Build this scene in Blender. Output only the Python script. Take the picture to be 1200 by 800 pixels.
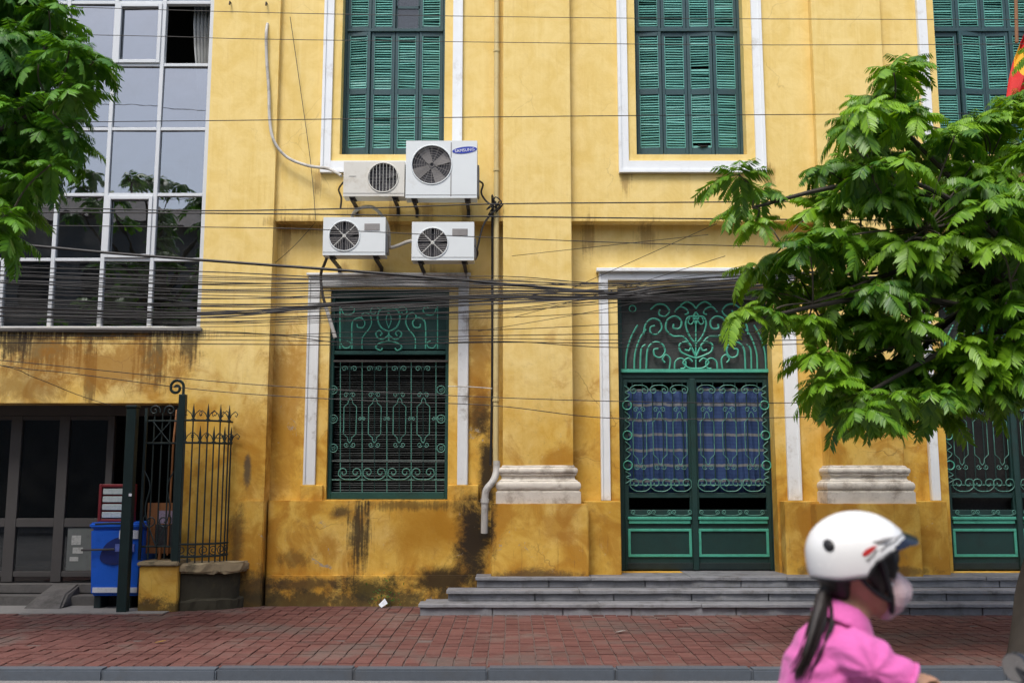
import bpy, bmesh, math, random
from mathutils import Vector, Matrix
R = math.radians
sc = bpy.context.scene
for o in list(bpy.data.objects): bpy.data.objects.remove(o)

# ------------------------------------------------------------------ camera, sky, sun, exposure
TILT = R(7.86); CAMZ = 1.48
cam_d = bpy.data.cameras.new('camera'); cam = bpy.data.objects.new('camera', cam_d); sc.collection.objects.link(cam)
cam.location = (0, 0, CAMZ); cam.rotation_euler = (R(90) + TILT, 0, 0)
cam_d.lens = 35; cam_d.sensor_width = 36; cam_d.sensor_fit = 'HORIZONTAL'; cam_d.clip_end = 600; cam_d.clip_start = .05
cam_d.dof.use_dof = True; cam_d.dof.focus_distance = 11.8; cam_d.dof.aperture_fstop = 2.4
sc.camera = cam
SUN_EL, SUN_AZ = 60, -22          # azimuth: degrees to the side of straight behind the camera (minus = from the left)
w = bpy.data.worlds.new('World'); sc.world = w; w.use_nodes = True
nt = w.node_tree; bg = nt.nodes['Background']; sky = nt.nodes.new('ShaderNodeTexSky')
sky.sky_type = 'NISHITA'; sky.sun_disc = False; sky.sun_elevation = R(SUN_EL); sky.sun_rotation = R(180 + SUN_AZ * -1)
sky.air_density = 1.0; sky.dust_density = 4.0; sky.ozone_density = 1.0
nt.links.new(sky.outputs[0], bg.inputs[0]); bg.inputs[1].default_value = 0.12
sd = bpy.data.lights.new('sun', 'SUN'); sd.energy = 1.5; sd.angle = R(18); sd.color = (1, .975, .94)
sun = bpy.data.objects.new('sun', sd); sc.collection.objects.link(sun)
a, e = R(SUN_AZ), R(SUN_EL)
sdir = Vector((math.sin(a) * math.cos(e), -math.cos(a) * math.cos(e), math.sin(e)))   # towards the sun
sun.rotation_euler = sdir.to_track_quat('Z', 'Y').to_euler(); sun.location = sdir * 40
sc.view_settings.view_transform = 'Standard'; sc.view_settings.look = 'None'; sc.view_settings.gamma = 1
sc.view_settings.exposure = 0.82; sc.view_settings.use_curve_mapping = False
sc.cycles.max_bounces = 8; sc.cycles.transparent_max_bounces = 12; sc.cycles.caustics_reflective = False; sc.cycles.caustics_refractive = False

# ------------------------------------------------------------------ measuring helpers (photograph metres on a plane at depth Y)
F = 35 / 36 * 1200
def P(u, v, Y):
    dx, dv = (u - 600) / F, (400 - v) / F
    dy = math.cos(TILT) - dv * math.sin(TILT); dz = math.sin(TILT) + dv * math.cos(TILT)
    return Vector((dx * Y / dy, Y, CAMZ + dz * Y / dy))
def X(u, v, Y): return P(u, v, Y).x
def Z(v, Y): return P(600, v, Y).z

# ------------------------------------------------------------------ object helpers
ORG = {}
def link(o): sc.collection.objects.link(o); return o
def tag(o, label, cat, group=None):
    o['label'] = label; o['category'] = cat
    if group: o['group'] = group
    return o
def thing(name, label, cat, loc, group=None):
    o = link(bpy.data.objects.new(name, None)); o.location = loc; o.empty_display_size = .1
    ORG[o.name] = Vector(loc); return tag(o, label, cat, group)
class MB:
    def __init__(s): s.v = []; s.f = []; s.m = []; s.mi = 0
    def add(s, vs, fs):
        b = len(s.v); s.v += [Vector(p) for p in vs]
        s.f += [tuple(b + i for i in f) for f in fs]; s.m += [s.mi] * len(fs); return s
    def box(s, x0, x1, y0, y1, z0, z1):
        return s.add([(x0,y0,z0),(x1,y0,z0),(x1,y1,z0),(x0,y1,z0),(x0,y0,z1),(x1,y0,z1),(x1,y1,z1),(x0,y1,z1)],
                     [(0,3,2,1),(4,5,6,7),(0,1,5,4),(1,2,6,5),(2,3,7,6),(3,0,4,7)])
    def obox(s, M, hx, hy, hz):
        vs = [M @ Vector((a*hx, b*hy, c*hz)) for c in (-1,1) for a,b in ((-1,-1),(1,-1),(1,1),(-1,1))]
        return s.add(vs, [(0,3,2,1),(4,5,6,7),(0,1,5,4),(1,2,6,5),(2,3,7,6),(3,0,4,7)])
    def tube(s, pts, r, n=6, closed=False, flat=None):
        pts = [Vector(p) for p in pts]; N = len(pts); rs = r if isinstance(r, (list, tuple)) else [r] * N
        vs = []; prev = None
        for i, p in enumerate(pts):
            if closed: d = pts[(i+1) % N] - pts[i-1]
            else: d = pts[min(i+1, N-1)] - pts[max(i-1, 0)]
            if d.length < 1e-9: d = Vector((0,0,1))
            d.normalize()
            if prev is None:
                up = Vector((0,1,0)) if abs(d.y) < .9 else Vector((1,0,0))
            else: up = prev
            a = up - d * up.dot(d)
            if a.length < 1e-6: a = d.orthogonal()
            a.normalize(); prev = a; b = d.cross(a)
            for k in range(n):
                t = 2*math.pi*k/n + (math.pi/n)
                vs.append(p + (a*math.cos(t) + b*math.sin(t)) * rs[i])
        fs = []
        for i in range(N if closed else N-1):
            j = (i+1) % N
            for k in range(n):
                l = (k+1) % n; fs.append((i*n+k, i*n+l, j*n+l, j*n+k))
        if not closed: fs += [tuple(range(n-1,-1,-1)), tuple((N-1)*n+k for k in range(n))]
        return s.add(vs, fs)
    def lathe(s, prof, M=Matrix(), n=24):
        vs = []; fs = []
        for r_, z_ in prof:
            for k in range(n):
                t = 2*math.pi*k/n; vs.append(M @ Vector((r_*math.cos(t), r_*math.sin(t), z_)))
        for i in range(len(prof)-1):
            for k in range(n):
                l = (k+1) % n; fs.append((i*n+k, i*n+l, (i+1)*n+l, (i+1)*n+k))
        fs += [tuple(range(n-1,-1,-1)), tuple((len(prof)-1)*n+k for k in range(n))]
        return s.add(vs, fs)
    def prism(s, poly, y0, y1):                       # outline in x,z, thickness in y
        n = len(poly); vs = [(x, y0, z) for x, z in poly] + [(x, y1, z) for x, z in poly]
        fs = [tuple(range(n)), tuple(range(2*n-1, n-1, -1))] + [(i, n+i, n+(i+1)%n, (i+1)%n) for i in range(n)]
        return s.add(vs, fs)
    def mesh(s, name, mats, off=Vector(), bevel=0, smooth=False, seg=1):
        me = bpy.data.meshes.new(name); me.from_pydata([tuple(p - off) for p in s.v], [], s.f)
        for m in (mats if isinstance(mats, (list, tuple)) else [mats]): me.materials.append(m)
        if len(set(s.m)) > 1: me.polygons.foreach_set('material_index', s.m)
        bm = bmesh.new(); bm.from_mesh(me)
        bmesh.ops.recalc_face_normals(bm, faces=bm.faces)
        if bevel:
            es = [e for e in bm.edges if len(e.link_faces) == 2 and e.calc_face_angle(0) > .5]
            bmesh.ops.bevel(bm, geom=es, offset=bevel, segments=seg, affect='EDGES', clamp_overlap=True)
        bm.to_mesh(me); bm.free()
        if smooth:
            for p in me.polygons: p.use_smooth = True
            try: me.set_sharp_from_angle(angle=R(40))
            except Exception: pass
        return me
    def build(s, name, mats, parent=None, bevel=0, smooth=False, kind=None, seg=1):
        if parent is not None: off = ORG[parent.name]
        else:
            xs = [p.x for p in s.v]; ys = [p.y for p in s.v]
            off = Vector(((min(xs)+max(xs))/2, (min(ys)+max(ys))/2, min(p.z for p in s.v)))
        o = link(bpy.data.objects.new(name, s.mesh(name, mats, off, bevel, smooth, seg)))
        if parent is not None: o.parent = parent
        else: o.location = off
        ORG[o.name] = off
        if kind: o['kind'] = kind
        return o
def put(me, name, parent, M):                        # another object that shares mesh data, at world matrix M
    o = link(bpy.data.objects.new(name, me)); o.parent = parent
    o.matrix_local = Matrix.Translation(-ORG[parent.name]) @ M; ORG[o.name] = ORG[parent.name]; return o
def spline(pts, k=8, closed=False):
    pts = [Vector(p) for p in pts]; n = len(pts); out = []
    for i in range(n if closed else n-1):
        g = (lambda j: pts[j % n]) if closed else (lambda j: pts[max(0, min(n-1, j))])
        p0, p1, p2, p3 = g(i-1), g(i), g(i+1), g(i+2)
        for q in range(k):
            t = q/k; out.append(.5*((2*p1)+(p2-p0)*t+(2*p0-5*p1+4*p2-p3)*t*t+(3*p1-p0-3*p2+p3)*t**3))
    if not closed: out.append(pts[-1])
    return out

# ------------------------------------------------------------------ materials
class G:
    def __init__(s, name):
        s.m = bpy.data.materials.new(name); s.m.use_nodes = True; s.t = s.m.node_tree
        s.p = s.t.nodes['Principled BSDF']; s.out = s.t.nodes['Material Output']
    def n(s, typ, ins=None, **props):
        d = s.t.nodes.new('ShaderNode' + typ)
        for k, v in props.items(): setattr(d, k, v)
        for k, v in (ins or {}).items(): s.set(d.inputs[k], v)
        return d
    def set(s, inp, v):
        if isinstance(v, bpy.types.NodeSocket): s.t.links.new(v, inp)
        elif isinstance(v, tuple) and len(v) == 3 and inp.type == 'RGBA': inp.default_value = (*v, 1)
        else: inp.default_value = v
    def ma(s, op, a, b=0, c=False): return s.n('Math', {0: a, 1: b}, operation=op, use_clamp=c).outputs[0]
    def noise(s, vec, scale, detail=4, rough=.6, dist=0):
        return s.n('TexNoise', {'Vector': vec, 'Scale': scale, 'Detail': detail, 'Roughness': rough, 'Distortion': dist}).outputs[0]
    def mapr(s, v, a, b, c=0.0, d=1.0): return s.n('MapRange', {0: v, 1: a, 2: b, 3: c, 4: d}, interpolation_type='SMOOTHSTEP').outputs[0]
    def mix(s, f, a, b, blend='MIX'): return s.n('Mix', {0: f, 6: a, 7: b}, data_type='RGBA', blend_type=blend).outputs[2]
    def pos(s): return s.n('NewGeometry').outputs['Position']
    def vmul(s, v, k): return s.n('VectorMath', {0: v, 1: k}, operation='MULTIPLY').outputs[0]
    def bump(s, h, strength, dist=.01): return s.n('Bump', {'Height': h, 'Strength': strength, 'Distance': dist}).outputs[0]
    def fin(s, col=None, rough=None, normal=None, **k):
        if col is not None: s.set(s.p.inputs['Base Color'], col)
        if rough is not None: s.set(s.p.inputs['Roughness'], rough)
        if normal is not None: s.set(s.p.inputs['Normal'], normal)
        for a, b in k.items(): s.set(s.p.inputs[a.replace('_', ' ')], b)
        return s.m
def sc3(c, k): return tuple(min(1, x*k) for x in c)
def plain(name, col, rough=.6, var=.18, scale=4, bump=.15, bscale=70, dirt=.3, dirtcol=(.05,.04,.03), dscale=2.5, dlow=.5, metal=0, rnd=0, spec=.4):
    g = G(name); p = g.pos()
    c = g.mix(g.noise(p, scale, 5), sc3(col, 1-var), sc3(col, 1+var))
    if rnd:
        r_ = g.n('ObjectInfo').outputs['Random']
        c = g.mix(1.0, c, g.n('Combine' + 'Color', {0: g.mapr(r_,0,1,1-rnd,1+rnd*.4), 1: g.mapr(r_,0,1,1-rnd,1+rnd*.4), 2: g.mapr(r_,0,1,1-rnd,1+rnd*.4)}).outputs[0], 'MULTIPLY')
    if dirt:
        d = g.ma('MULTIPLY', g.mapr(g.noise(p, dscale, 8, .7), dlow, dlow+.22), dirt)
        c = g.mix(d, c, dirtcol)
    nz = g.noise(p, bscale, 4)
    return g.fin(c, g.mapr(nz, .2, .8, max(.02, rough-.1), min(1, rough+.1)), g.bump(nz, bump, .004) if bump else None,
                 Metallic=metal, Specular_IOR_Level=spec)

def blob(g, p, u, v, ru, rv, Y=12.1):
    c = P(u, v, Y); k = 12.1 / F
    q = g.n('VectorMath', {0: p, 1: (c.x, 0, c.z)}, operation='SUBTRACT').outputs[0]
    return g.n('VectorMath', {0: g.vmul(q, (1/(ru*k), 0, 1/(rv*k)))}, operation='LENGTH').outputs[1]
def plaster():
    g = G('yellow_plaster'); p = g.pos()
    z = g.n('SeparateXYZ', {0: p}).outputs[2]
    big = g.noise(p, .9, 7, .65); mid = g.noise(p, 3.5, 7, .65, .6); fine = g.noise(p, 26, 5)
    streak = g.noise(g.vmul(p, (9, 2, .5)), 1.6, 6, .62); streak2 = g.noise(g.vmul(p, (26, 4, 1.1)), 1.3, 4)
    c = g.mix(g.mapr(mid, .3, .7), (.72, .52, .163), (.80, .615, .245))
    c = g.mix(g.ma('MULTIPLY', g.mapr(streak, .47, .7), .35), c, (.82, .65, .28))
    c = g.mix(g.ma('MULTIPLY', g.mapr(streak2, .55, .75), .16), c, (.50, .29, .07))
    # deeper ochre paint low on the building, coming up in patches
    low = g.ma('ADD', g.mapr(z, 4.1, 1.3), g.ma('MULTIPLY', g.ma('SUBTRACT', big, .5), 2.2))
    c = g.mix(g.ma('MULTIPLY', g.mapr(low, .3, 1.0), .85), c, g.mix(g.mapr(mid, .35, .65), (.58, .315, .030), (.68, .42, .065)))
    # rusty damp patches
    pat = g.mapr(g.ma('ADD', g.noise(p, 1.7, 6, .6, 1.2), g.ma('MULTIPLY', g.mapr(z, 3.2, .6), .12)), .52, .74)
    c = g.mix(g.ma('MULTIPLY', pat, g.mapr(z, 4.2, 2.4, 0, .8)), c, (.42, .19, .018))
    gr = g.noise(p, 8, 10, .8); c = g.mix(g.ma('MULTIPLY', g.mapr(gr, .52, .70), g.mapr(z, 4.5, .8, .10, .5)), c, (.30,.17,.05))
    vs_ = g.noise(g.vmul(p, (14, 3, .8)), 2.2, 8, .7); c = g.mix(g.ma('MULTIPLY', g.mapr(vs_, .58, .74), g.mapr(z, 3.4, 1.0, .0, .5)), c, (.16,.085,.03))
    # pale scuffs where paint is thin
    c = g.mix(g.ma('MULTIPLY', g.mapr(g.noise(p, 5, 9, .75), .62, .7), g.mapr(z, 4, 2, .05, .5)), c, (.55, .48, .34))
    rag = g.noise(p, 2.4, 14, .80, .4); rag2 = g.ma('ADD', g.ma('MULTIPLY', streak2, .5), g.ma('MULTIPLY', g.noise(p, 9, 12, .8), .5))
    def stain(c, col, u, v, ru, rv, amt, jag=1.0, tex=None):
        d = g.ma('SUBTRACT', blob(g, p, u, v, ru, rv), g.ma('MULTIPLY', g.ma('SUBTRACT', tex if tex else rag, .5), 3.2*jag))
        return g.mix(g.ma('MULTIPLY', g.mapr(d, 1.15, .35), amt), c, col)
    # ochre, brown and black stains, each with a place of its own
    c = stain(c, (.40, .19, .015), 500, 618, 52, 42, .8, .5)
    c = stain(c, (.36, .16, .012), 385, 640, 19, 20, .6, .8)
    c = stain(c, (.42, .20, .02), 295, 520, 24, 60, .6, .9)
    c = stain(c, (.03, .025, .016), 420, 628, 14, 50, .9, 1.2, rag2)
    c = stain(c, (.04, .03, .02), 398, 600, 16, 10, .8, .9)
    c = stain(c, (.03, .025, .015), 478, 592, 60, 7, .6, 1.2, rag2)
    c = stain(c, (.028, .02, .012), 562, 484, 17, 36, .95, .9)
    c = stain(c, (.028, .02, .012), 571, 560, 14, 90, .97, .9)
    c = stain(c, (.024, .018, .012), 554, 635, 25, 62, .98, .8)
    c = stain(c, (.03, .02, .01), 518, 680, 66, 18, .95, .8)
    c = stain(c, (.05, .035, .02), 345, 655, 22, 12, .5, 1.8)
    c = stain(c, (.025, .028, .012), 440, 690, 60, 16, .9, 1.1)
    c = stain(c, (.05, .035, .018), 300, 690, 34, 22, .85, 1.0)
    c = stain(c, (.045, .03, .018), 280, 640, 12, 50, .7, 1.0)
    c = stain(c, (.03, .022, .014), 120, 392, 140, 9, .95, 1.2, rag2)
    c = stain(c, (.10, .05, .015), 60, 410, 60, 26, .8, 1.3, rag2)
    c = stain(c, (.05, .035, .02), 182, 420, 22, 40, .85, 1.4, rag2)
    c = stain(c, (.09, .05, .02), 110, 440, 9, 48, .7, 1.4, rag2)
    c = stain(c, (.16, .075, .015), 35, 450, 60, 30, .6, 1.1)
    c = stain(c, (.05, .05, .045), 292, 548, 5, 26, .8, .8)
    c = stain(c, (.20, .09, .02), 345, 262, 40, 9, .5, 1.2, rag2)
    c = stain(c, (.06, .04, .025), 630, 672, 60, 7, .8, 1.2)
    c = stain(c, (.10, .06, .025), 1010, 668, 90, 7, .7, 1.2)
    c = stain(c, (.38, .18, .03), 655, 615, 20, 22, .5, 1.1)
    c = stain(c, (.30, .13, .015), 130, 430, 120, 34, .75, 1.2)
    c = stain(c, (.34, .15, .015), 330, 480, 22, 120, .55, 1.3)
    c = stain(c, (.40, .19, .02), 350, 440, 30, 60, .45, 1.4)
    c = stain(c, (.34, .15, .02), 560, 430, 22, 70, .6, 1.3)
    c = stain(c, (.03, .022, .015), 225, 400, 14, 30, .8, 1.4, rag2)
    c = stain(c, (.03, .022, .015), 20, 400, 24, 24, .8, 1.4, rag2)
    c = stain(c, (.05, .035, .02), 360, 685, 60, 10, .8, 1.4)
    for (u_, v_, ru_, rv_) in ((418,252,10,26), (462,250,8,22), (500,250,9,26), (545,252,8,30), (400,318,8,18), (440,316,8,18), (505,322,8,22), (545,322,8,24), (733,208,8,22), (902,208,8,20), (372,212,7,20), (331,275,8,30), (690,275,10,26), (760,272,16,16)):
        c = stain(c, (.24, .13, .045), u_, v_, ru_, rv_, .55, 1.3, rag2)
    # hairline cracks
    vq = g.n('VectorMath', {0: p, 1: g.n('VectorMath', {0: g.n('TexNoise', {'Vector': p, 'Scale': 3.0, 'Detail': 6}).outputs[1], 1: (.35,.35,.35)}, operation='MULTIPLY').outputs[0]}, operation='ADD').outputs[0]
    ck_ = g.n('TexVoronoi', {'Vector': vq, 'Scale': .85}, feature='DISTANCE_TO_EDGE').outputs[0]
    crack = g.ma('MULTIPLY', g.mapr(ck_, .005, .001), g.ma('MULTIPLY', g.mapr(g.noise(p, .7, 3), .52, .62), g.mapr(z, 4.6, 2.6, .35, 1.0)))
    c = g.mix(g.ma('MULTIPLY', crack, .6), c, (.22,.12,.04))
    # plaster flaked off in sharp-edged scabs: grey mortar shows
    fl_ = g.n('TexNoise', {'Vector': p, 'Scale': 3.1, 'Detail': 12, 'Roughness': .72, 'Distortion': .8}).outputs[0]
    flake = g.ma('MULTIPLY', g.mapr(fl_, .655, .665), g.mapr(z, 3.2, 2.2))
    c = g.mix(g.ma('MULTIPLY', flake, .85), c, g.mix(g.noise(p, 30, 5), (.22,.19,.15), (.46,.42,.35)))
    # moss and splash dirt along the foot
    ft = g.ma('ADD', g.mapr(z, .34, .02), g.ma('MULTIPLY', g.ma('SUBTRACT', g.noise(p, 3.2, 12, .8), .5), 3.0))
    c = g.mix(g.ma('MULTIPLY', g.mapr(ft, .45, .95), .85), c, (.045, .036, .018))
    h = g.ma('ADD', g.ma('MULTIPLY', mid, .6), g.ma('MULTIPLY', fine, .4))
    h = g.ma('SUBTRACT', h, g.ma('MULTIPLY', flake, .5))
    return g.fin(c, .88, g.bump(h, .45, .014), Specular_IOR_Level=.25)
M_PL = plaster()
M_WHITE = plain('white_trim_paint', (.76,.79,.80), .75, .06, 6, .45, 30, .6, (.36,.33,.27), 3.4, .53)
M_STONE = plain('grey_white_moulding', (.66,.615,.53), .85, .16, 7, .7, 28, .7, (.24,.19,.14), 5, .47)
M_GREEN = plain('dark_green_paint', (.011,.040,.036), .5, .3, 6, .12, 50, .4, (.02,.025,.022), 5, .48)
M_GREEN2 = plain('mid_green_paint', (.011,.056,.047), .5, .25, 6, .12, 50, .45, (.015,.03,.026), 5, .48)
M_FRAME = plain('slate_green_paint', (.024,.066,.074), .55, .2, 6, .12, 50, .35, (.03,.04,.04), 5, .5)
M_SLAT = plain('teal_slat_paint', (.11,.34,.295), .5, .2, 3, .08, 60, .5, (.05,.15,.13), 6, .5, rnd=.28)
M_TEAL = plain('teal_iron_paint', (.07,.36,.255), .5, .2, 8, .1, 60, .4, (.03,.1,.08), 9, .5)
M_TEALD = plain('dulled_teal_iron', (.085,.25,.20), .55, .25, 8, .1, 60, .5, (.02,.05,.04), 9, .45)
M_IRON = plain('rusty_dark_iron', (.012,.024,.024), .55, .4, 9, .2, 80, .4, (.06,.03,.015), 7, .58)
M_GATEPOST = plain('green_post_paint', (.007,.020,.019), .45, .3, 5, .1, 60, .3, (.03,.02,.015), 6, .55)
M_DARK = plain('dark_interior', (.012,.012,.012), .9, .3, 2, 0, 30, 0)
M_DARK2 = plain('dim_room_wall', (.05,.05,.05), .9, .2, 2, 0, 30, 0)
M_MESH = plain('dusty_wire_mesh', (.035,.04,.038), .7, .35, 30, .4, 160, .4, (.12,.12,.11), 3, .5)
M_BLIND = plain('old_dark_blind', (.040,.045,.043), .6, .4, 3, .1, 60, .6, (.15,.15,.14), 2.2, .58, rnd=.4)
M_ALU = plain('white_aluminium', (.58,.61,.63), .45, .06, 5, .05, 60, .4, (.2,.2,.18), 3, .56)
M_ALUD = plain('shade_dark_grimy_aluminium', (.055,.052,.05), .5, .15, 5, .05, 60, .5, (.05,.045,.04), 3, .48)  # some grime, but mainly darkened so the colour carries the entrance's shade
M_ACW = plain('ac_casing_white', (.66,.70,.70), .45, .05, 3, .05, 30, .35, (.34,.29,.2), 3.5, .58)
M_ACC = plain('ac_casing_cream', (.62,.61,.55), .5, .07, 3, .05, 30, .5, (.33,.27,.17), 4, .52)
M_ACD = plain('fan_dark', (.035,.035,.04), .5, .2, 5, .05, 60, .4, (.12,.11,.1), 8, .5)
M_FIN = plain('fan_grille_grey', (.22,.21,.20), .5, .15, 5, .05, 60, .3, (.06,.05,.05), 8, .5)
M_GRILLW = plain('fan_grille_pale', (.50,.50,.46), .5, .1, 5, .05, 60, .3, (.16,.13,.1), 8, .5)
M_LABEL = plain('faded_badge', (.24,.23,.22), .5, .2, 40, 0, 60, .3)
M_BRACKET = plain('bracket_steel', (.035,.030,.028), .6, .3, 9, .1, 60, .5, (.12,.05,.02), 8, .5)
M_LOGO = plain('blue_print', (.02,.045,.34), .45, .05, 5, 0)
M_PRINTW = plain('white_print', (.75,.77,.8), .5, .05, 5, 0, dirt=.2)
M_CABLE = plain('black_cable', (.010,.010,.011), .5, .3, 5, 0, 60, .2, (.04,.04,.04), 5, .55)
M_CABLEG = plain('grey_cable', (.06,.055,.05), .6, .3, 5, 0, 60, 0)
M_PIPEW = plain('old_white_pvc', (.50,.49,.45), .5, .12, 5, .1, 40, .6, (.12,.09,.06), 6, .48)
M_PIPEY = plain('painted_pipe', (.58,.47,.22), .6, .14, 3, .1, 40, .5, (.3,.17,.05), 3, .5)
M_GRANITE = plain('grey_step_stone', (.21,.215,.23), .65, .25, 14, .3, 90, .65, (.07,.065,.06), 4.5, .47, rnd=.12)
M_KERB = plain('kerb_granite', (.080,.095,.115), .7, .18, 18, .3, 90, .5, (.07,.07,.07), 2.5, .5, rnd=.12)
M_CONC = plain('old_concrete', (.20,.195,.185), .85, .22, 4, .4, 45, .6, (.06,.055,.05), 2, .48)
M_CONCD = plain('shade_dark_concrete', (.095,.09,.085), .85, .3, 4, .5, 40, .65, (.03,.028,.025), 2.5, .46)  # darker copy of the concrete: the entrance's shade is put into its colour
M_COPING = plain('mossy_coping', (.34,.27,.16), .9, .25, 5, .6, 30, .75, (.055,.05,.03), 5, .46)
M_MOSSBASE = plain('mossy_black_base', (.045,.04,.025), .95, .5, 6, .7, 28, .6, (.10,.09,.04), 5, .55)

M_LBL = plain('white_sticker', (.55,.58,.62), .5, .15, 30, 0, dirt=.5, dirtcol=(.2,.2,.25), dscale=30, dlow=.48)
def paver_mat():
    g = G('red_paver'); p = g.pos()
    r_ = g.n('NewGeometry').outputs['Random Per Island']; ro = g.n('ObjectInfo').outputs['Random']
    rr = g.ma('FRACT', g.ma('ADD', r_, ro))
    c = g.mix(rr, (.100,.040,.034), (.142,.060,.051))
    c = g.mix(g.ma('MULTIPLY', g.mapr(g.noise(p, 1.1, 6, .65), .48, .66), .6), c, (.17,.135,.115))
    c = g.mix(g.ma('MULTIPLY', g.mapr(g.noise(p, .55, 8, .7), .48, .66), .7), c, (.065,.045,.042))
    c = g.mix(g.ma('MULTIPLY', g.mapr(g.noise(p, 26, 5, .7), .56, .72), .5), c, (.24,.19,.165))
    h = g.noise(p, 60, 5)
    return g.fin(c, .8, g.bump(h, .35, .006), Specular_IOR_Level=.3)
M_PAVER = paver_mat()
M_GROUT = plain('sandy_grout', (.125,.092,.082), .95, .25, 6, .3, 60, .5, (.06,.05,.045), 2, .5)
def asphalt():
    g = G('worn_asphalt'); p = g.pos()
    c = g.mix(g.noise(p, 90, 3), (.12,.12,.12), (.30,.29,.28))
    c = g.mix(g.ma('MULTIPLY', g.mapr(g.noise(p, .9, 6), .45, .7), .5), c, (.10,.10,.10))
    return g.fin(c, .85, g.bump(g.noise(p, 120, 3), .6, .006))
M_ROAD = asphalt()
def glassm(name, refl, tint, rough=.0, wav=.02):
    g = G(name); p = g.pos(); nt_ = g.t; nt_.nodes.remove(g.p)
    nrm = g.bump(g.noise(p, 1.3, 3), wav, .05)
    gl = g.n('BsdfGlossy', {'Color': (.93,.96,1), 'Roughness': rough, 'Normal': nrm})
    tr = g.n('BsdfTransparent', {'Color': tint})
    df = g.n('BsdfDiffuse', {'Color': (.25,.25,.23)})
    fr = g.n('Fresnel', {'IOR': 1.5}).outputs[0]
    a1 = g.n('MixShader', {0: g.ma('ADD', fr, refl, True), 1: tr.outputs[0], 2: gl.outputs[0]})
    dust = g.mapr(g.noise(p, 2.2, 7, .7), .4, .8, .004, .10 if refl else .03)
    a2 = g.n('MixShader', {0: dust, 1: a1.outputs[0], 2: df.outputs[0]})
    nt_.links.new(a2.outputs[0], g.out.inputs[0]); return g.m
M_GLASS = glassm('tinted_curtain_glass', .26, (.30,.33,.35), .0, .06)
M_GLASS2 = glassm('shop_door_glass', .0, (.90,.92,.92))
def leafm(name, c0, c1):
    g = G(name); p = g.pos(); r_ = g.n('NewGeometry').outputs['Random Per Island']; ro = g.n('ObjectInfo').outputs['Random']
    c = g.mix(g.ma('ADD', g.ma('MULTIPLY', r_, .35), g.ma('MULTIPLY', g.ma('POWER', ro, 1.6), .65)), c0, c1)
    g.fin(c, .42, None, Specular_IOR_Level=.45)
    tl = g.n('BsdfTranslucent', {'Color': g.mix(1.0, c, (1.5,1.35,.5), 'MULTIPLY')})
    mx = g.n('MixShader', {0: .30, 1: g.p.outputs[0], 2: tl.outputs[0]})
    g.t.links.new(mx.outputs[0], g.out.inputs[0]); return g.m
M_LEAF = leafm('leaf_green', (.024,.108,.007), (.25,.47,.020))
M_LEAFL = leafm('leaf_dark_green', (.024,.105,.009), (.13,.32,.022))
M_BARK = plain('grey_bark', (.055,.047,.038), .95, .4, 12, .9, 24, .5, (.03,.03,.02), 5, .5)
M_TWIG = plain('twig_bark', (.10,.085,.06), .9, .3, 12, .3, 40, .3)

# ------------------------------------------------------------------ depths of the building's planes
YA, YU, YL, YPIL, YPED, YPED2 = 12.02, 12.10, 12.30, 11.98, 11.86, 12.06
def holed(mb, x0, x1, z0, z1, yf, yb, holes):
    xs = sorted({x0, x1, *[h[i] for h in holes for i in (0, 1)]}); zs = sorted({z0, z1, *[h[i] for h in holes for i in (2, 3)]})
    for i in range(len(xs)-1):
        for j in range(len(zs)-1):
            cx, cz = (xs[i]+xs[i+1])/2, (zs[j]+zs[j+1])/2
            if any(h[0] < cx < h[1] and h[2] < cz < h[3] for h in holes): continue
            for y in (yf, yb):
                q = [(xs[i],y,zs[j]),(xs[i+1],y,zs[j]),(xs[i+1],y,zs[j+1]),(xs[i],y,zs[j+1])]
                mb.add(q, [(0,1,2,3) if y == yf else (3,2,1,0)])
    for a, b, c, d in list(holes) + [(x0, x1, z0, z1)]:
        for q in (((a,c),(b,c)), ((b,c),(b,d)), ((b,d),(a,d)), ((a,d),(a,c))):
            (p, r_), (s_, t_) = q
            mb.add([(p,yf,r_),(s_,yf,t_),(s_,yb,t_),(p,yb,r_)], [(0,1,2,3)])
    return mb
def holed_build(name, mats, parent, *a):
    mb = holed(MB(), *a); o = mb.build(name, mats, parent)
    bm = bmesh.new(); bm.from_mesh(o.data); bmesh.ops.remove_doubles(bm, verts=bm.verts, dist=1e-4)
    bmesh.ops.recalc_face_normals(bm, faces=bm.faces); bm.to_mesh(o.data); bm.free(); return o

# ================================================================== SETTING: ground, road, pavement, kerb
KY0, KY1, RZ = 8.10, 8.25, -.085
g_ = MB().box(-150, 150, -150, 150, -.35, -.30).build('ground', M_CONC, kind='structure')
road = MB().box(-60, 60, -3.2, KY0 + .02, -.25, RZ).build('road', M_ROAD, kind='structure')
pav = MB().box(-40, 40, KY1, 12.6, -.25, -.012).build('pavement', M_GROUT, kind='structure')
kerb = MB().box(-40, 40, KY0 + .03, KY1 + .005, -.28, -.03).build('kerb', M_CONC, kind='structure')
rng = random.Random(4)
x = -7.0; k = 0
while x < 7:
    L = rng.uniform(.85, 1.1)
    MB().box(x + .0015, x + L - .0015, KY0 + rng.uniform(-.006,.006), KY1 - .004, -.10, .004 + rng.uniform(-.006,.005)).build('kerb_stone', M_KERB, kerb, bevel=.014, seg=2)
    x += L
MB().box(-60, 60, -8, -3.2, -.25, 0.0).build('far_pavement', M_CONC, kind='structure')
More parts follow.
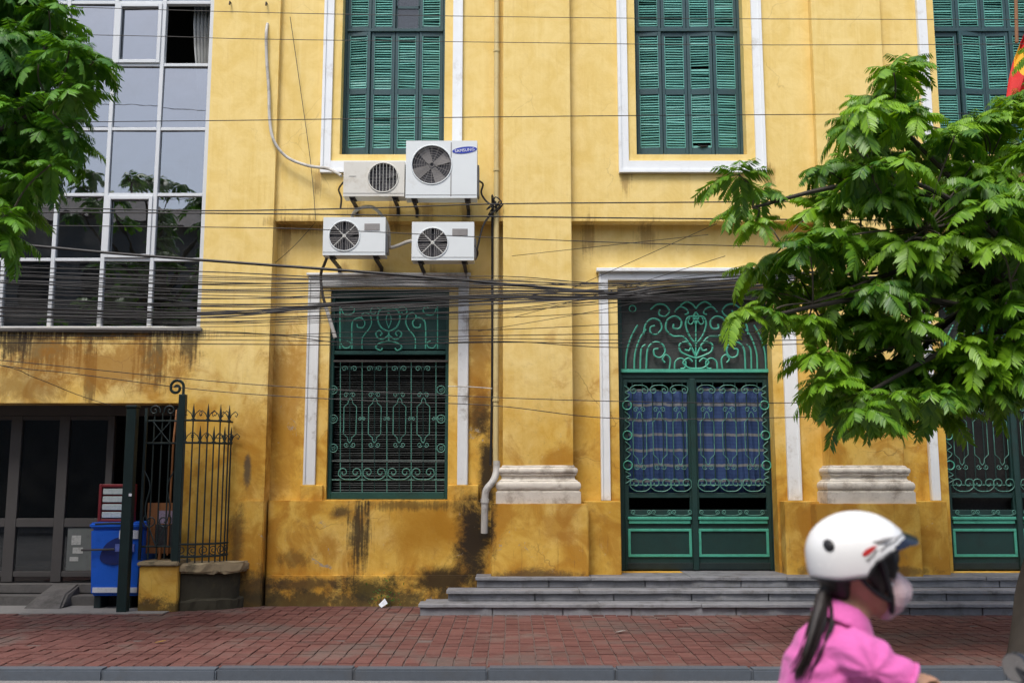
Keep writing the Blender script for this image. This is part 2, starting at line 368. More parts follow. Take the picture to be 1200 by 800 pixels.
# pavers: a running bond of small red blocks, the nearest rows one by one
PW, PD = .135, .135
unit = MB().box(-PW/2+.006, PW/2-.006, -PD/2+.006, PD/2-.006, -.03, 0).mesh('paver', M_PAVER, bevel=.004)
rest = MB(); rows = int((12.05 - KY1) / PD); cnt = 0
for r_ in range(rows):
    y = KY1 + .003 + PD * (r_ + .5)
    off = rng.uniform(-.004, .004)
    for c_ in range(-51, 52):
        xx = c_ * PW + off
        dz = rng.uniform(-.005, .003) - (.008 if rng.random() < .04 else 0); ax, ay = rng.gauss(0,.010), rng.gauss(0,.010)
        M = Matrix.Translation((xx, y, dz)) @ Matrix.Rotation(ax, 4, 'X') @ Matrix.Rotation(ay, 4, 'Y')
        if r_ < 4 and abs(xx) < 5.0:
            put(unit, 'paver', pav, M); cnt += 1
        elif abs(xx) < 6.9: rest.obox(M @ Matrix.Translation((0,0,-.015)), PW/2-.006, PD/2-.006, .015)
rest.build('paver', M_PAVER, pav, kind='stuff')

# ================================================================== THE YELLOW BUILDING (right of the annex)
XB0 = X(318, 300, YU); XB1 = 8.2
ZL = Z(259, YU); ZTOP = 9.7
bld = thing('yellow_building', 'yellow colonial building with green shuttered windows, pilasters and white window surrounds', 'building', ((XB0+XB1)/2, 12.6, 0))
DXB = 381 * 12.3 / F * 1.0
# window openings, upper floor
UW = []
for (ua, va, ub, vb) in (((401.7),20,(521.7),20), (743.3,20,870,20), (1094,20,1221,20)):
    c0, c1 = X(ua, va, YU), X(ub, vb, YU); UW.append([c0, c1])
ZUB, ZUT = Z(181, YU), Z(-95, YU)
# back faces seen at depth .2: the right/left jambs shift by themselves
holes_u = [(a, b, ZUB, ZUT) for a, b in UW]
holed_build('wall', M_PL, bld, XB0 - .1, XB1, ZL, ZTOP, YU, YU + .42, holes_u)
# lower floor openings
WX0, WX1 = X(384.5, 470, YL), X(525.5, 470, YL); WZ0, WZ1 = Z(585, YL), Z(338, YL)
DX0, DX1 = X(726, 525, YL), X(908.5, 525, YL); DZ0, DZ1 = .36, Z(336, YL)
holes_l = [(WX0, WX1, WZ0, WZ1), (DX0, DX1, DZ0, DZ1), (DX0 + DXB, DX1 + DXB, DZ0, DZ1)]
holed_build('wall', M_PL, bld, XB0 - .1, XB1, -.1, ZL - .002, YL, YL + .26, holes_l)
# dark rooms behind the openings
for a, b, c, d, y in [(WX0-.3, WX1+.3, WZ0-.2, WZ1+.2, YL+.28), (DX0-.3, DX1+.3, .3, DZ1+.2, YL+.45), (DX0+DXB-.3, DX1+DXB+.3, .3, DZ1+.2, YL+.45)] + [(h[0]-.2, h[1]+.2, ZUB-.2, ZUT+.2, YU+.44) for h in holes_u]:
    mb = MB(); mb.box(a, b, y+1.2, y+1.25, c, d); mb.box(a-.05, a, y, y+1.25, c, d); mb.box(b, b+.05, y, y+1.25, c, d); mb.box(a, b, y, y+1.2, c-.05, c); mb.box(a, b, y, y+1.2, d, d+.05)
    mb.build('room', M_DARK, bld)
# roof cornice above the frame
mb = MB()
for k, (o, z0, z1) in enumerate(((.08, ZTOP, ZTOP+.12), (.2, ZTOP+.12, ZTOP+.22), (.36, ZTOP+.22, ZTOP+.4))): mb.box(XB0, XB1+o, YU-o, YU+.5, z0, z1)
mb.build('cornice', M_WHITE, bld, bevel=.01)
MB().box(XB0, XB1, YU+.43, YU+7, ZTOP+.41, ZTOP+.5).build('roof', M_CONC, bld)

def ring(x0, x1, yb, yf, pts):                      # moulding mitred round three sides: pts = (offset, z)
    vs = []; fs = []
    S = 26; W = S + 3; rr = random.Random(int(abs(x0)*1000)); wob = [rr.uniform(-.004,.004) for _ in range(S+1)]
    for o, z in pts:
        row = [(x0-o, yb, z)]
        for k in range(S+1):
            chip = .012*rr.random() if rr.random() < .05 else 0
            row.append((x0-o+(x1-x0+2*o)*k/S, yf-o+wob[k]*.5+rr.uniform(-.0016,.0016)+chip, z+wob[k]*.7+rr.uniform(-.0012,.0012)-chip*.3))
        vs += row + [(x1+o, yb, z)]
    for i in range(len(pts)-1):
        for k in range(W-1): a = i*W+k; fs.append((a, a+1, a+W+1, a+W))
    n = len(pts)-1
    fs += [tuple(range(W-1,-1,-1)), tuple(n*W+k for k in range(W))]
    return MB().add(vs, fs)
def pilaster(ua, ub, v_ref, pa, pb, extra):
    x0, x1 = X(ua, v_ref, YPIL), X(ub, v_ref, YPIL)
    zt = Z(545, YPIL); zb = Z(590, YPED)
    sh = MB().box(x0, x1, YPIL, YL, zt - .02, ZTOP - .002).build('pilaster', M_PL, bld, bevel=.006)
    prof = []
    h = zt - zb
    for t, o in ((0,.080),(.30,.080),(.302,.068),(.335,.068)): prof.append((o, zb + t*h))
    for k in range(9): a_ = -math.pi/2 + math.pi*k/8; prof.append((.052 + .030*math.cos(a_), zb + h*(.455 + .115*math.sin(a_))))
    prof += [(.046, zb+h*.575), (.046, zb+h*.60), (.022, zb+h*.615), (.012, zb+h*.66), (.014, zb+h*.71), (.034, zb+h*.745), (.034, zb+h*.77)]
    for k in range(7): a_ = -math.pi/2 + math.pi*k/6; prof.append((.026 + .022*math.cos(a_), zb + h*(.855 + .08*math.sin(a_))))
    prof += [(.016, zb+h*.94), (.016, zb+h*.97), (.006, zb+h*.98), (.005, zb+h)]
    ring(x0, x1, YL, YPIL, prof).build('pilaster_base', M_STONE, sh, smooth=True)
    px0, px1 = X(pa, 630, YPED), X(pb, 630, YPED)
    MB().box(px0, px1, YPED, YL, .34, zb - .001).build('pedestal', M_PL, sh, bevel=.012, seg=2)
    for a_, b_ in extra:
        MB().box(X(a_, 630, YPED2), X(b_, 630, YPED2), YPED2 + .003, YL, .34, Z(587, YPED2)).build('pedestal', M_PL, sh, bevel=.008)
    return sh
pilaster(589.5, 670, 300, 575.5, 690, [(684, 728)])
pilaster(963, 1047, 300, 957, 1080, [(921, 962), (1076, 1112)])
x3a = X(963, 300, YPIL) + DXB; sh3 = MB().box(x3a, x3a + .85, YPIL, YL, .35, ZTOP-.002).build('pilaster', M_PL, bld, bevel=.006)
# plinth under the lower window
xpl0, xpl1 = X(313, 630, 12.16), X(577, 630, 12.16)
MB().box(xpl0, xpl1, 12.16, YL + .02, -.05, Z(586, 12.16)).build('plinth', M_PL, bld, bevel=.012, seg=2)
MB().box(xpl0 + .01, xpl1, 12.10, YL, -.05, Z(674, 12.10)).build('plinth', M_PL, bld, bevel=.015, seg=2)
# white surrounds
def strip(mb, x0, x1, z0, z1, y, d=.045):
    mb.box(x0, x1, y - d, y, z0, z1)
def surround_u(x0, x1, zb, zt, bw, bot, par):
    mb = MB(); y = YU
    for ins, d in ((0, .03), (.045, .055)):
        a, b = x0 + ins*.0, x1 - ins*.0
    g0 = .105
    mb.box(x0 - g0 - bw, x0 - g0, y-.04, y+.002, zb - bot - .155, zt + .3)
    mb.box(x1 + g0, x1 + g0 + bw, y-.04, y+.002, zb - bot - .155, zt + .3)
    mb.box(x0 - g0 + .0005, x1 + g0 - .0005, y-.038, y+.002, zb - bot - .155, zb - bot)
    mb.box(x0 - g0 + .0005, x1 + g0 - .0005, y-.038, y+.002, zt + .12, zt + .298)
    # raised fillet
    f = .035
    mb.box(x0 - g0 - bw + .002, x0 - g0 - bw + f, y-.058, y-.03, zb - bot - .153, zt + .298)
    mb.box(x1 + g0 + bw - f, x1 + g0 + bw - .002, y-.058, y-.03, zb - bot - .153, zt + .298)
    mb.box(x0 - g0 - bw + f, x1 + g0 + bw - f, y-.057, y-.03, zb - bot - .152, zb - bot - .155 + f)
    return mb.build('window_surround', M_WHITE, par)

def slat_mesh(wd):
    return MB().obox(Matrix.Rotation(R(52), 4, 'X'), wd/2, .0205, .0035).mesh('slat', M_SLAT)
rngw = random.Random(11)
def shuttered(i, x0, x1):
    y = YU + .20
    H = ZUT - ZUB; zt1 = Z(37, YU+.2); fw = .035
    fr = MB()
    fr.box(x0 - .02, x0 + fw, y-.03, y+.06, ZUB, ZUT); fr.box(x1 - fw, x1 + .02, y-.03, y+.06, ZUB, ZUT)
    fr.box(x0 + fw, x1 - fw, y-.03, y+.06, ZUT-.04, ZUT); fr.box(x0 + fw, x1 - fw, y-.03, y+.06, ZUB, ZUB+.02)
    fr.box(x0 + fw, x1 - fw, y-.045, y+.06, zt1-.02, zt1+.02)
    win = fr.build('window', M_FRAME, bld, bevel=.004)
    surround_u(x0, x1, ZUB, ZUT, .125, .095, win)
    lw = (x1 - x0 - 2*fw) / 4; sw = .044
    pw = lw - 2*sw; sm = slat_mesh(pw + .006)
    lp = [(Z(174, y), Z(112, y)), (Z(105, y), Z(44, y))]
    up = [(zt1 + .06, Z(-2, y) + (ZUT-.06-Z(-2,y))*.42), (zt1 + .06 + (ZUT-.06-zt1-.06)*.53, ZUT - .09)]
    up = [(zt1 + .06, zt1 + .06 + (ZUT-.15-zt1)*.47), (zt1 + .06 + (ZUT-.15-zt1)*.53, ZUT - .09)]
    for k in range(4):
        for part, (zb, zt, panels) in enumerate(((ZUB + .022, zt1 - .022, lp), (zt1 + .022, ZUT - .042, up))):
            ax = x0 + fw + k*lw
            if i == 0 and k == 2 and part == 1:
                MB().box(ax+.02, ax+lw-.02, y+.03, y+.036, zb, zt).build('pane', M_GLASS2, win)
                MB().box(ax+.004, ax+lw-.004, y+.02, y+.05, zb+.30, zb+.335).box(ax+.003, ax+.02, y+.02, y+.05, zb, zt).box(ax+lw-.02, ax+lw-.003, y+.02, y+.05, zb, zt).build('sash', M_FRAME, win)
                MB().box(ax+.02, ax+lw-.02, y+.08, y+.085, zb, zt).build('dusty_board', M_CONC, win)
                continue
            hinge = ax if k % 2 == 0 else ax + lw
            ang = rngw.choice([0, 0, rngw.uniform(1, 5), rngw.uniform(2, 9)]) * (1 if k % 2 == 0 else -1) * -1
            if part: ang = 0
            Mh = Matrix.Translation((hinge, y, 0)) @ Matrix.Rotation(R(ang), 4, 'Z')
            l0, l1 = (0, lw) if k % 2 == 0 else (-lw, 0)
            lf = MB(); g = .003
            lf.box(l0+g, l0+sw, -.02, .02, zb, zt); lf.box(l1-sw, l1-g, -.02, .02, zb, zt)
            zz = [zb] + [q for p_ in panels for q in p_] + [zt]
            for q in range(0, len(zz), 2): lf.box(l0+sw, l1-sw, -.018, .018, zz[q], zz[q+1])
            for v_ in range(len(lf.v)): lf.v[v_] = Mh @ lf.v[v_]
            lf.build('shutter', M_FRAME, win, bevel=.003)
            for pz0, pz1 in panels:
                n = max(3, round((pz1 - pz0) / .0335))
                for q in range(n):
                    jit = rngw.uniform(-.004, .004)
                    if i == 1 and k == 2 and part == 0 and pz0 == lp[0][0] and q in (1,): continue
                    tw = R(rngw.gauss(0, 6) + (rngw.choice([-25, 20]) if rngw.random() < .03 else 0))
                    if rngw.random() < .004: continue
                    put(sm, 'slat', win, Mh @ Matrix.Translation(((l0+l1)/2, 0, pz0 + (q+.5)*(pz1-pz0)/n)) @ Matrix.Rotation(tw, 4, 'X') @ Matrix.Rotation(R(rngw.gauss(0, 1.1)), 4, 'Y'))
                fm = MB(); t = .006                      # pale worn edge bead round the louvres
                for bx in ((l0+sw-.001, l0+sw+t), (l1-sw-t, l1-sw+.001)): fm.box(bx[0], bx[1], -.024, -.012, pz0, pz1)
                for v_ in range(len(fm.v)): fm.v[v_] = Mh @ fm.v[v_]
                fm.build('bead', M_SLAT, win)
    if i == 1:
        bd = MB(); zc = Z(172.5, y); xc = x0 + fw + 2.55*lw
        bd.tube([(xc-.07, y-.03, zc+.012), (xc-.02, y-.04, zc-.005), (xc+.06, y-.035, zc+.004)], [.008,.016,.010], 6).build('loose_slat', M_DARK, win)
    return win
for i, (a_, b_) in enumerate(UW): shuttered(i, a_, b_)

# ---- wrought iron curves in x,z
def spiral(cx, cz, r0, r1, a0, turns, n=22):
    return [(cx + (r0 + (r1-r0)*k/n) * math.cos(a0 + turns*2*math.pi*k/n), cz + (r0 + (r1-r0)*k/n) * math.sin(a0 + turns*2*math.pi*k/n)) for k in range(n+1)]
def iron(name, pts, y, r, mat, par, n=5): return MB().tube([(p[0], y, p[1]) for p in pts], r, n).build(name, mat, par, smooth=True)
def circ(name, cx, cz, r_, y, rad, mat, par):
    return MB().tube([(cx + r_*math.cos(2*math.pi*k/18), y, cz + r_*math.sin(2*math.pi*k/18)) for k in range(18)], rad, 5, True).build(name, mat, par, smooth=True)
def cscroll(cx, cz, w_, h_, up=1):                   # a C lying on its back, both ends curling inwards
    r_ = h_*.42; L = spiral(cx - w_/2 + r_, cz + up*(h_ - r_), r_*.2, r_, R(150) if up > 0 else R(-150), up*1.0, 14)
    Rr = [(2*cx - p[0], p[1]) for p in L][::-1]
    mid = [(cx - w_*.28, cz), (cx, cz - up*h_*.06), (cx + w_*.28, cz)]
    e = L[-1]
    L2 = L + [(cx - w_/2 + .0, cz + up*(h_*.35))]
    R2 = [(2*cx - p[0], p[1]) for p in L2][::-1]
    return [(p[0], p[1]) for p in spline([(p[0], 0, p[1]) for p in L2 + mid + R2], 3)] if False else [(q.x, q.z) for q in spline([(p[0], 0, p[1]) for p in L2 + mid + R2], 3)]
def lantern(cx, zb, zt, w_):
    h = zt - zb
    half = [(0,0),(.5*w_*.3, .05*h),(.5*w_*.35,.12*h),(.5*w_,.2*h),(.5*w_,.8*h),(.5*w_*.35,.88*h),(.5*w_*.3,.95*h),(0,h)]
    return [(cx + a, zb + b) for a, b in half] + [(cx - a, zb + b) for a, b in half[::-1][1:]]

# ---- lower window with iron grille
Yw = YL + .10
def Wp(u, v): p = P(u, v, Yw); return (p.x, p.z)
fr = MB(); a0, a1 = WX0 - .01, WX1 + .01
zt = WZ1; zb = WZ0
fr.box(a0, a0+.055, Yw-.03, Yw+.06, zb, zt); fr.box(a1-.055, a1, Yw-.03, Yw+.06, zb, zt)
fr.box(a0+.055, a1-.055, Yw-.03, Yw+.06, zb, zb+.09); fr.box(a0+.055, a1-.055, Yw-.03, Yw+.06, zt-.09, zt)
zm = Z(413, Yw); fr.box(a0+.055, a1-.055, Yw-.028, Yw+.06, zm-.03, zm+.02)
lw_ = fr.build('window', M_GREEN2, bld, bevel=.006)
MB().box(a0+.055, a1-.02, Yw-.05, Yw-.03, Z(424.5, Yw), Z(422.3, Yw)).build('rail', M_CABLEG, lw_)
# old blind: horizontal slats
sl = MB().obox(Matrix.Rotation(R(30), 4, 'X'), (a1-a0-.12)/2, .012, .002).mesh('slat', M_BLIND)
nz = 58; z0_, z1_ = zb+.10, zm-.06
for k in range(nz):
    z_ = z0_ + (k+.5)*(z1_-z0_)/nz
    put(sl, 'slat', lw_, Matrix.Translation(((a0+a1)/2, Yw+.10, z_ + rngw.uniform(-.003,.003))) @ Matrix.Rotation(R(rngw.gauss(0,.35)), 4, 'Y') @ Matrix.Rotation(R(rngw.uniform(-15,15)), 4, 'X'))
MB().box(a0+.05, a1-.05, Yw+.06, Yw+.065, zm+.05, zt-.09).build('mesh_screen', M_GREEN2, lw_)
yg = Yw - .02
for k, u in enumerate((399, 410, 424.5, 439, 453.5, 468, 482, 496, 511)):
    iron('bar', [Wp(u, 577), Wp(u, 424)], yg + .012, .0055, M_GREEN if k % 2 else M_TEALD, lw_)
for v in (430, 540, 562): iron('rail', [Wp(389, v), Wp(521, v)], yg + .006, .006, M_TEALD if v == 562 else M_GREEN, lw_)
for u in (410, 439, 468, 496):
    c0, c1 = Wp(u, 519), Wp(u, 466)
    iron('lantern_motif', lantern(c0[0], c0[1], c1[1], .155), yg - .006, .0055, M_TEALD, lw_)
    for sg in (-1, 1):
        for vv, d in ((521, -1), (463, 1)):
            q = Wp(u + sg*4, vv); iron('scroll', spiral(q[0], q[1], .008, .034, R(90)*d, sg*d*1.2, 14), yg - .004, .0045, M_TEALD, lw_)
    q = Wp(u, 561); iron('scroll', cscroll(q[0], q[1], .27, .135), yg - .008, .006, M_TEALD, lw_)
    q = Wp(u + 14.5, 491)
    for sg in (-1, 1): iron('scroll', spiral(q[0] + sg*.022, q[1], .006, .024, R(90), sg*1.3, 12), yg - .008, .0045, M_TEALD, lw_)
    q = Wp(u, 429)
    for sg in (-1, 1): iron('scroll', spiral(q[0] + sg*.06, q[1] - .035, .008, .04, R(90), sg*1.3, 14), yg - .008, .0045, M_TEALD, lw_)
for v in (457, 491, 525):
    for u in (391, 517):
        q = Wp(u, v); circ('ring', q[0], q[1], .05, yg - .006, .0055, M_TEALD, lw_)
        iron('scroll', spiral(q[0], q[1], .008, .028, 0, 1.2, 12), yg - .008, .004, M_TEALD, lw_)
# transom scrollwork of the window
yt = Yw - .03
for u in (399, 513): iron('bar', [Wp(u, 409), Wp(u, 356)], yt, .008, M_TEAL, lw_)
cx = 456
def mir(name, pts_uv, y, r_, mat, par, fn, c=cx, k=6):
    for sg in (1, -1):
        pts = [fn(c + sg*(p[0]-c), p[1]) for p in pts_uv]
        s_ = [(q.x, q.z) for q in spline([(p[0], 0, p[1]) for p in pts], k)]
        iron(name, s_, y, r_, mat, par)
def sp_uv(cu, cv, r0, r1, a0, turns, n=12): return spiral(cu, cv, r0, r1, a0, turns, n)
mir('scroll', [(413,409),(413,382),(416,375),(423,373),(428,378),(426,384),(420,384),(419,380)], yt-.004, .009, M_TEAL, lw_, Wp)
mir('scroll', [(425,409),(425,398),(428,392),(433,386),(436,378),(434,370),(428,367),(424,371),(426,375)], yt-.008, .008, M_TEAL, lw_, Wp)
mir('scroll', [(400,361),(404,369),(412,369),(416,364),(413,360),(409,362)], yt-.002, .008, M_TEAL, lw_, Wp)
mir('scroll', [(400,403),(404,408),(410,407),(411,402),(407,400)], yt-.002, .007, M_TEAL, lw_, Wp)
mir('scroll', [(456,389),(447,384),(443,374),(445,365),(450,362),(456,363)], yt-.006, .011, M_TEAL, lw_, Wp)
mir('scroll', [(456,393),(449,398),(443,396),(441,391),(445,388),(448,391),(446,394)], yt-.006, .010, M_TEAL, lw_, Wp)
mir('scroll', [(456,400),(450,401),(443,404),(441,408),(446,411),(449,408)], yt-.006, .010, M_TEAL, lw_, Wp)
mir('scroll', [(447,364),(441,360),(436,362),(435,367),(439,369),(441,366)], yt-.010, .008, M_TEAL, lw_, Wp)
iron('bar', [Wp(456,400), Wp(456,389)], yt-.006, .010, M_TEAL, lw_)
iron('finial', [(q.x, q.z) for q in spline([(*Wp(456,385)[:1],0,Wp(456,385)[1]), (Wp(453,375)[0],0,Wp(453,375)[1]), (Wp(456,367)[0],0,Wp(456,367)[1]), (Wp(459,375)[0],0,Wp(459,375)[1]), (Wp(456,385)[0],0,Wp(456,385)[1])], 5)], yt-.012, .006, M_TEAL, lw_)
for u in (426, 486): iron('bar', [Wp(u, 410), Wp(u, 352)], yt+.012, .006, M_GREEN, lw_)
# its white surround, worn at the feet, on small blocks
mb = MB(); ys = YL
xl0, xl1 = X(357.5,470,YL-.04), X(371.5,470,YL-.04); xr0, xr1 = X(536.3,470,YL-.04), X(549,470,YL-.04)
zbk = Z(568, YL-.05); ztp = Z(323, YL-.04)
M_WORN = plain('worn_white_trim', (.66,.68,.68), .75, .08, 6, .3, 30, .85, (.20,.17,.13), 3.0, .50)
mb.box(xl0, xl1, ys-.045, ys+.002, zbk, ztp); mb.box(xr0, xr1, ys-.045, ys+.002, zbk, ztp)
mb.box(xl0+.006, xl0+.03, ys-.062, ys-.04, zbk, ztp); mb.box(xr1-.03, xr1-.006, ys-.062, ys-.04, zbk, ztp)
mb.box(xl1+.0005, xr0-.0005, ys-.043, ys+.002, ztp-.13, ztp-.001); mb.box(xl0-.02, xr1+.02, ys-.085, ys, ztp+.0005, ztp+.03)
mb.build('window_surround', M_WORN, lw_, bevel=.004)
for a_, b_ in ((352, 378), (524.5, 561)):
    MB().box(X(a_,575,YL-.06), X(b_,575,YL-.06), YL-.075, YL+.01, Z(586,YL-.06)-.02, zbk-.001).build('surround_block', M_PL, lw_, bevel=.008)

# ---- the doors
Yd = YL + .25
def curtain_mat():
    g = G('blue_striped_curtain'); p = g.pos(); z = g.n('SeparateXYZ', {0: p}).outputs[2]
    zz = g.ma('ADD', z, g.ma('MULTIPLY', g.noise(g.vmul(p, (3,3,0)), 1.5, 2), .05))
    f = g.ma('FRACT', g.ma('DIVIDE', zz, .19))
    c = g.mix(g.mapr(f, .70, .74), (.017,.046,.14), (.16,.17,.175)); c = g.mix(g.mapr(f, .90, .94), c, (.022,.055,.17))
    f2 = g.ma('FRACT', g.ma('DIVIDE', zz, .0475)); c = g.mix(g.ma('MULTIPLY', g.mapr(f2, .5, .7), .5), c, (.010,.03,.11))
    return g.fin(c, .8, g.bump(g.noise(p, 300, 2), .1, .002))
M_CURT = curtain_mat()
def door(dx, curtain):
    def D(u, v): p = P(u, v, Yd); return (p.x + dx, p.z)
    x0, x1 = DX0 + dx - .01, DX1 + dx + .01
    z0, z1 = DZ0, DZ1
    xa, xb = D(730.5, 520)[0], D(901, 520)[0]; xm = (D(812, 520)[0] + xa*0)
    fr = MB()
    fr.box(x0, xa, Yd-.03, Yd+.08, z0, z1); fr.box(xb, x1, Yd-.03, Yd+.08, z0, z1)
    ztr = Z(435, Yd)
    fr.box(xa, xb, Yd-.03, Yd+.08, ztr-.09, ztr-.022); fr.box(xa, xb, Yd-.03, Yd+.08, z1-.10, z1)
    dr = fr.build('door', M_GREEN, bld, bevel=.005)
    MB().box(xa-.02, xb+.02, Yd-.06, Yd+.02, ztr-.022, ztr+.022).build('transom_rail', M_TEAL, dr, bevel=.005)
    MB().box(xa, xb, Yd+.03, Yd+.035, ztr+.022, z1-.10).build('mesh_screen', M_MESH, dr)
    # leaves
    zr = Z(597, Yd)                                  # top of the solid lower panel
    for s_, (l0, l1) in enumerate(((xa+.003, xm-.003), (xm+.003, xb-.003))):
        lf = MB(); st = .055; tz = ztr-.094
        lf.box(l0, l0+st, Yd-.02, Yd+.035, z0+.012, tz); lf.box(l1-st, l1, Yd-.02, Yd+.035, z0+.012, tz)
        lf.box(l0+st, l1-st, Yd-.018, Yd+.035, tz-.05, tz); lf.box(l0+st, l1-st, Yd-.018, Yd+.035, z0+.012, zr)
        lf.box(l0+st, l1-st, Yd-.018, Yd+.035, Z(583,Yd), Z(577,Yd))
        leaf = lf.build('door_leaf', M_GREEN, dr, bevel=.004)
        # teal ledge and panel moulding
        b0, b1 = l0+.035, l1-.045
        zt_ = Z(605, Yd); mb = MB()
        mb.box(b0, b1, Yd-.055, Yd-.018, zt_-.035, zt_); mb.box(b0+.012, b1-.012, Yd-.04, Yd-.018, zt_-.085, zt_-.036)
        mb.build('ledge', M_TEAL, dr, bevel=.004)
        pz1, pz0 = Z(619, Yd), Z(652, Yd); mb = MB(); t = .032
        mb.box(b0, b1, Yd-.036, Yd-.018, pz1-t, pz1); mb.box(b0, b1, Yd-.036, Yd-.018, pz0, pz0+t)
        mb.box(b0, b0+t, Yd-.036, Yd-.018, pz0+t, pz1-t); mb.box(b1-t, b1, Yd-.036, Yd-.018, pz0+t, pz1-t)
        mb.build('panel_moulding', M_TEAL, dr, bevel=.003)
        MB().box(b0-.01, b1+.01, Yd-.03, Yd-.018, z0+.02, z0+.10).build('kick_board', M_IRON, dr, bevel=.003)
        # bars and scrolls of the glazed part
        yb = Yd - .025; zA, zB = Z(576, Yd), Z(447, Yd); wd = l1-l0-2*st
        for k in range(6):
            bx = l0+st+wd*(k+.5)/6
            iron('bar', [(bx, zA), (bx, zB)], yb+.012, .007, M_GREEN, dr)
        for v in (458, 568): iron('rail', [(l0+st, Z(v,Yd)), (l1-st, Z(v,Yd))], yb+.004, .006, M_GREEN if v != 568 else M_TEALD, dr)
        for k in range(3):
            cx_ = l0+st+wd*(k+.5)/3 + (0.02 if s_ == 0 else -.02)
            iron('lantern_motif', lantern(cx_, Z(545,Yd), Z(482,Yd), .17), yb-.004, .005, M_TEALD, dr)
            iron('scroll', cscroll(cx_, Z(574.5,Yd), .26, .15), yb-.008, .006, M_TEALD, dr)
            iron('scroll', cscroll(cx_, Z(452,Yd), .22, .10, -1), yb-.008, .0055, M_TEALD, dr)
            for sg in (-1, 1):
                for vv, d in ((547, -1), (480, 1)):
                    iron('scroll', spiral(cx_ + sg*.045, Z(vv,Yd), .008, .034, R(90)*d, sg*d*1.2, 12), yb-.002, .0045, M_TEALD, dr)
            iron('scroll', cscroll(cx_, Z(603,Yd), .24, .06), yb-.012, .0045, M_TEALD, dr)
        ux = l0+.045 if s_ == 0 else l1-.045
        for v in (475, 510, 545): circ('ring', ux, Z(v,Yd), .055, yb-.012, .008, M_TEAL, dr)
        for va, vb in ((482,503), (517,538), (552,566), (452,468)):
            za, zb_ = Z(va,Yd), Z(vb,Yd); sgn = 1 if s_ == 0 else -1
            iron('scroll', [(q.x, q.z) for q in spline([(ux-.03*sgn,0,za), (ux+.035*sgn,0,za*.7+zb_*.3), (ux-.02*sgn,0,(za+zb_)/2), (ux+.035*sgn,0,za*.3+zb_*.7), (ux-.03*sgn,0,zb_)], 5)], yb-.010, .006, M_TEALD, dr)
        if curtain:
            cv = MB(); n = 60; vs = []; c0, c1 = l0+.02, l1-.02
            cz1, cz0 = Z(453 if s_ else 456, Yd), Z(582, Yd)
            for j in range(7):
                for k in range(n+1):
                    t = k/n; vs.append((c0+(c1-c0)*t, Yd+.045 + .014*math.sin(t*34+s_*2+.4*j) + .008*math.sin(t*81+j), cz0+(cz1-cz0)*j/6 + (.014*math.sin(t*6.2+s_) + .008*math.sin(t*19+j))*(j/6)))
            fs = [(j*(n+1)+k, j*(n+1)+k+1, (j+1)*(n+1)+k+1, (j+1)*(n+1)+k) for j in range(6) for k in range(n)]
            co = cv.add(vs, fs).build('curtain', M_CURT, dr, smooth=True)
            so = co.modifiers.new('thick', 'SOLIDIFY'); so.thickness = .003
        else:
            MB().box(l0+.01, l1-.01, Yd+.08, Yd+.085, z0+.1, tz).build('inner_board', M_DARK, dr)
    MB().box(xm-.035, xm+.035, Yd-.05, Yd-.019, z0+.012, ztr-.094).build('cover_strip', M_GREEN, dr, bevel=.006)
    # transom scrollwork
    yt = Yd - .02; c = 815
    f = lambda u, v: D(u, v)
    S = lambda pts, r_=.0095: mir('scroll', pts, yt - S.k, r_, M_TEAL, dr, f, c); S.k = 0
    S([(733,432),(734,414),(739,396),(747,381)], .011); S([(743,432),(744,414),(750,396),(757,386)], .011); S.k = .006
    S([(750,432),(751,410),(756,404)], .011); S([(762,363),(770,357),(779,358),(784,365),(779,371),(772,369),(773,363)], .011)
    S([(784,432),(785,421),(780,416),(776,421),(779,425)], .011); S.k = .003
    S([(757,432),(758,413),(761,405),(768,401),(776,404),(779,412),(774,419),(767,417),(766,410),(771,409)], .012); S.k = .007
    S([(754,392),(756,381),(763,374),(772,376),(775,385),(769,392),(762,390),(762,384),(767,382)], .012)
    S([(790,432),(791,424),(797,420),(803,424),(802,431),(797,432)], .011)
    S([(815,420),(806,417),(797,412),(796,404),(803,401),(809,405),(807,411),(802,410)], .0125)
    S([(815,418),(808,404),(800,395),(788,394),(780,386),(782,375),(791,371),(798,377),(796,385),(789,385),(789,380)], .0125)
    S([(815,371),(806,372),(803,380),(806,391),(811,399),(815,403)], .012)
    S([(815,432),(806,431),(800,425),(806,420),(811,424)], .012)
    S([(790,366),(796,360),(803,362),(806,367),(802,369)], .011)
    S([(797,358),(804,354),(811,357),(815,362)], .011)
    for u in (739, 891):
        q = D(u + (2 if u < 815 else -2), 362); circ('ring', q[0], q[1], .042, yt, .007, M_TEAL, dr)
    iron('bar', [D(815,433), D(815,372)], yt-.004, .010, M_TEAL, dr)
    S([(815,372),(810,380),(806,378),(808,372)], .009); S([(815,366),(812,372),(815,380)], .012)
    # white surround with a grey cap
    xs0, xs1 = X(703,450,YL-.04)+dx, X(714,450,YL-.04)+dx; xe0, xe1 = X(922,525,YL-.04)+dx, X(938,525,YL-.04)+dx
    zb_ = Z(586.5, YPED2) - .001; zc = Z(319, YL-.04); mb = MB()
    mb.box(xs0, xs1, YL-.05, YL+.002, zb_, zc); mb.box(xe0, xe1, YL-.05, YL+.002, zb_, zc)
    mb.box(xs0+.004, xs0+.028, YL-.066, YL-.045, zb_, zc); mb.box(xe1-.03, xe1-.004, YL-.066, YL-.045, zb_, zc)
    mb.box(xs1+.0005, xe0-.0005, YL-.048, YL+.002, zc-.10, zc-.001); mb.box(xs0-.03, xe1+.03, YL-.11, YL, zc+.0005, zc+.045)
    mb.build('door_surround', M_WHITE, dr, bevel=.004)
    return dr
door(0, True); door(DXB, False)

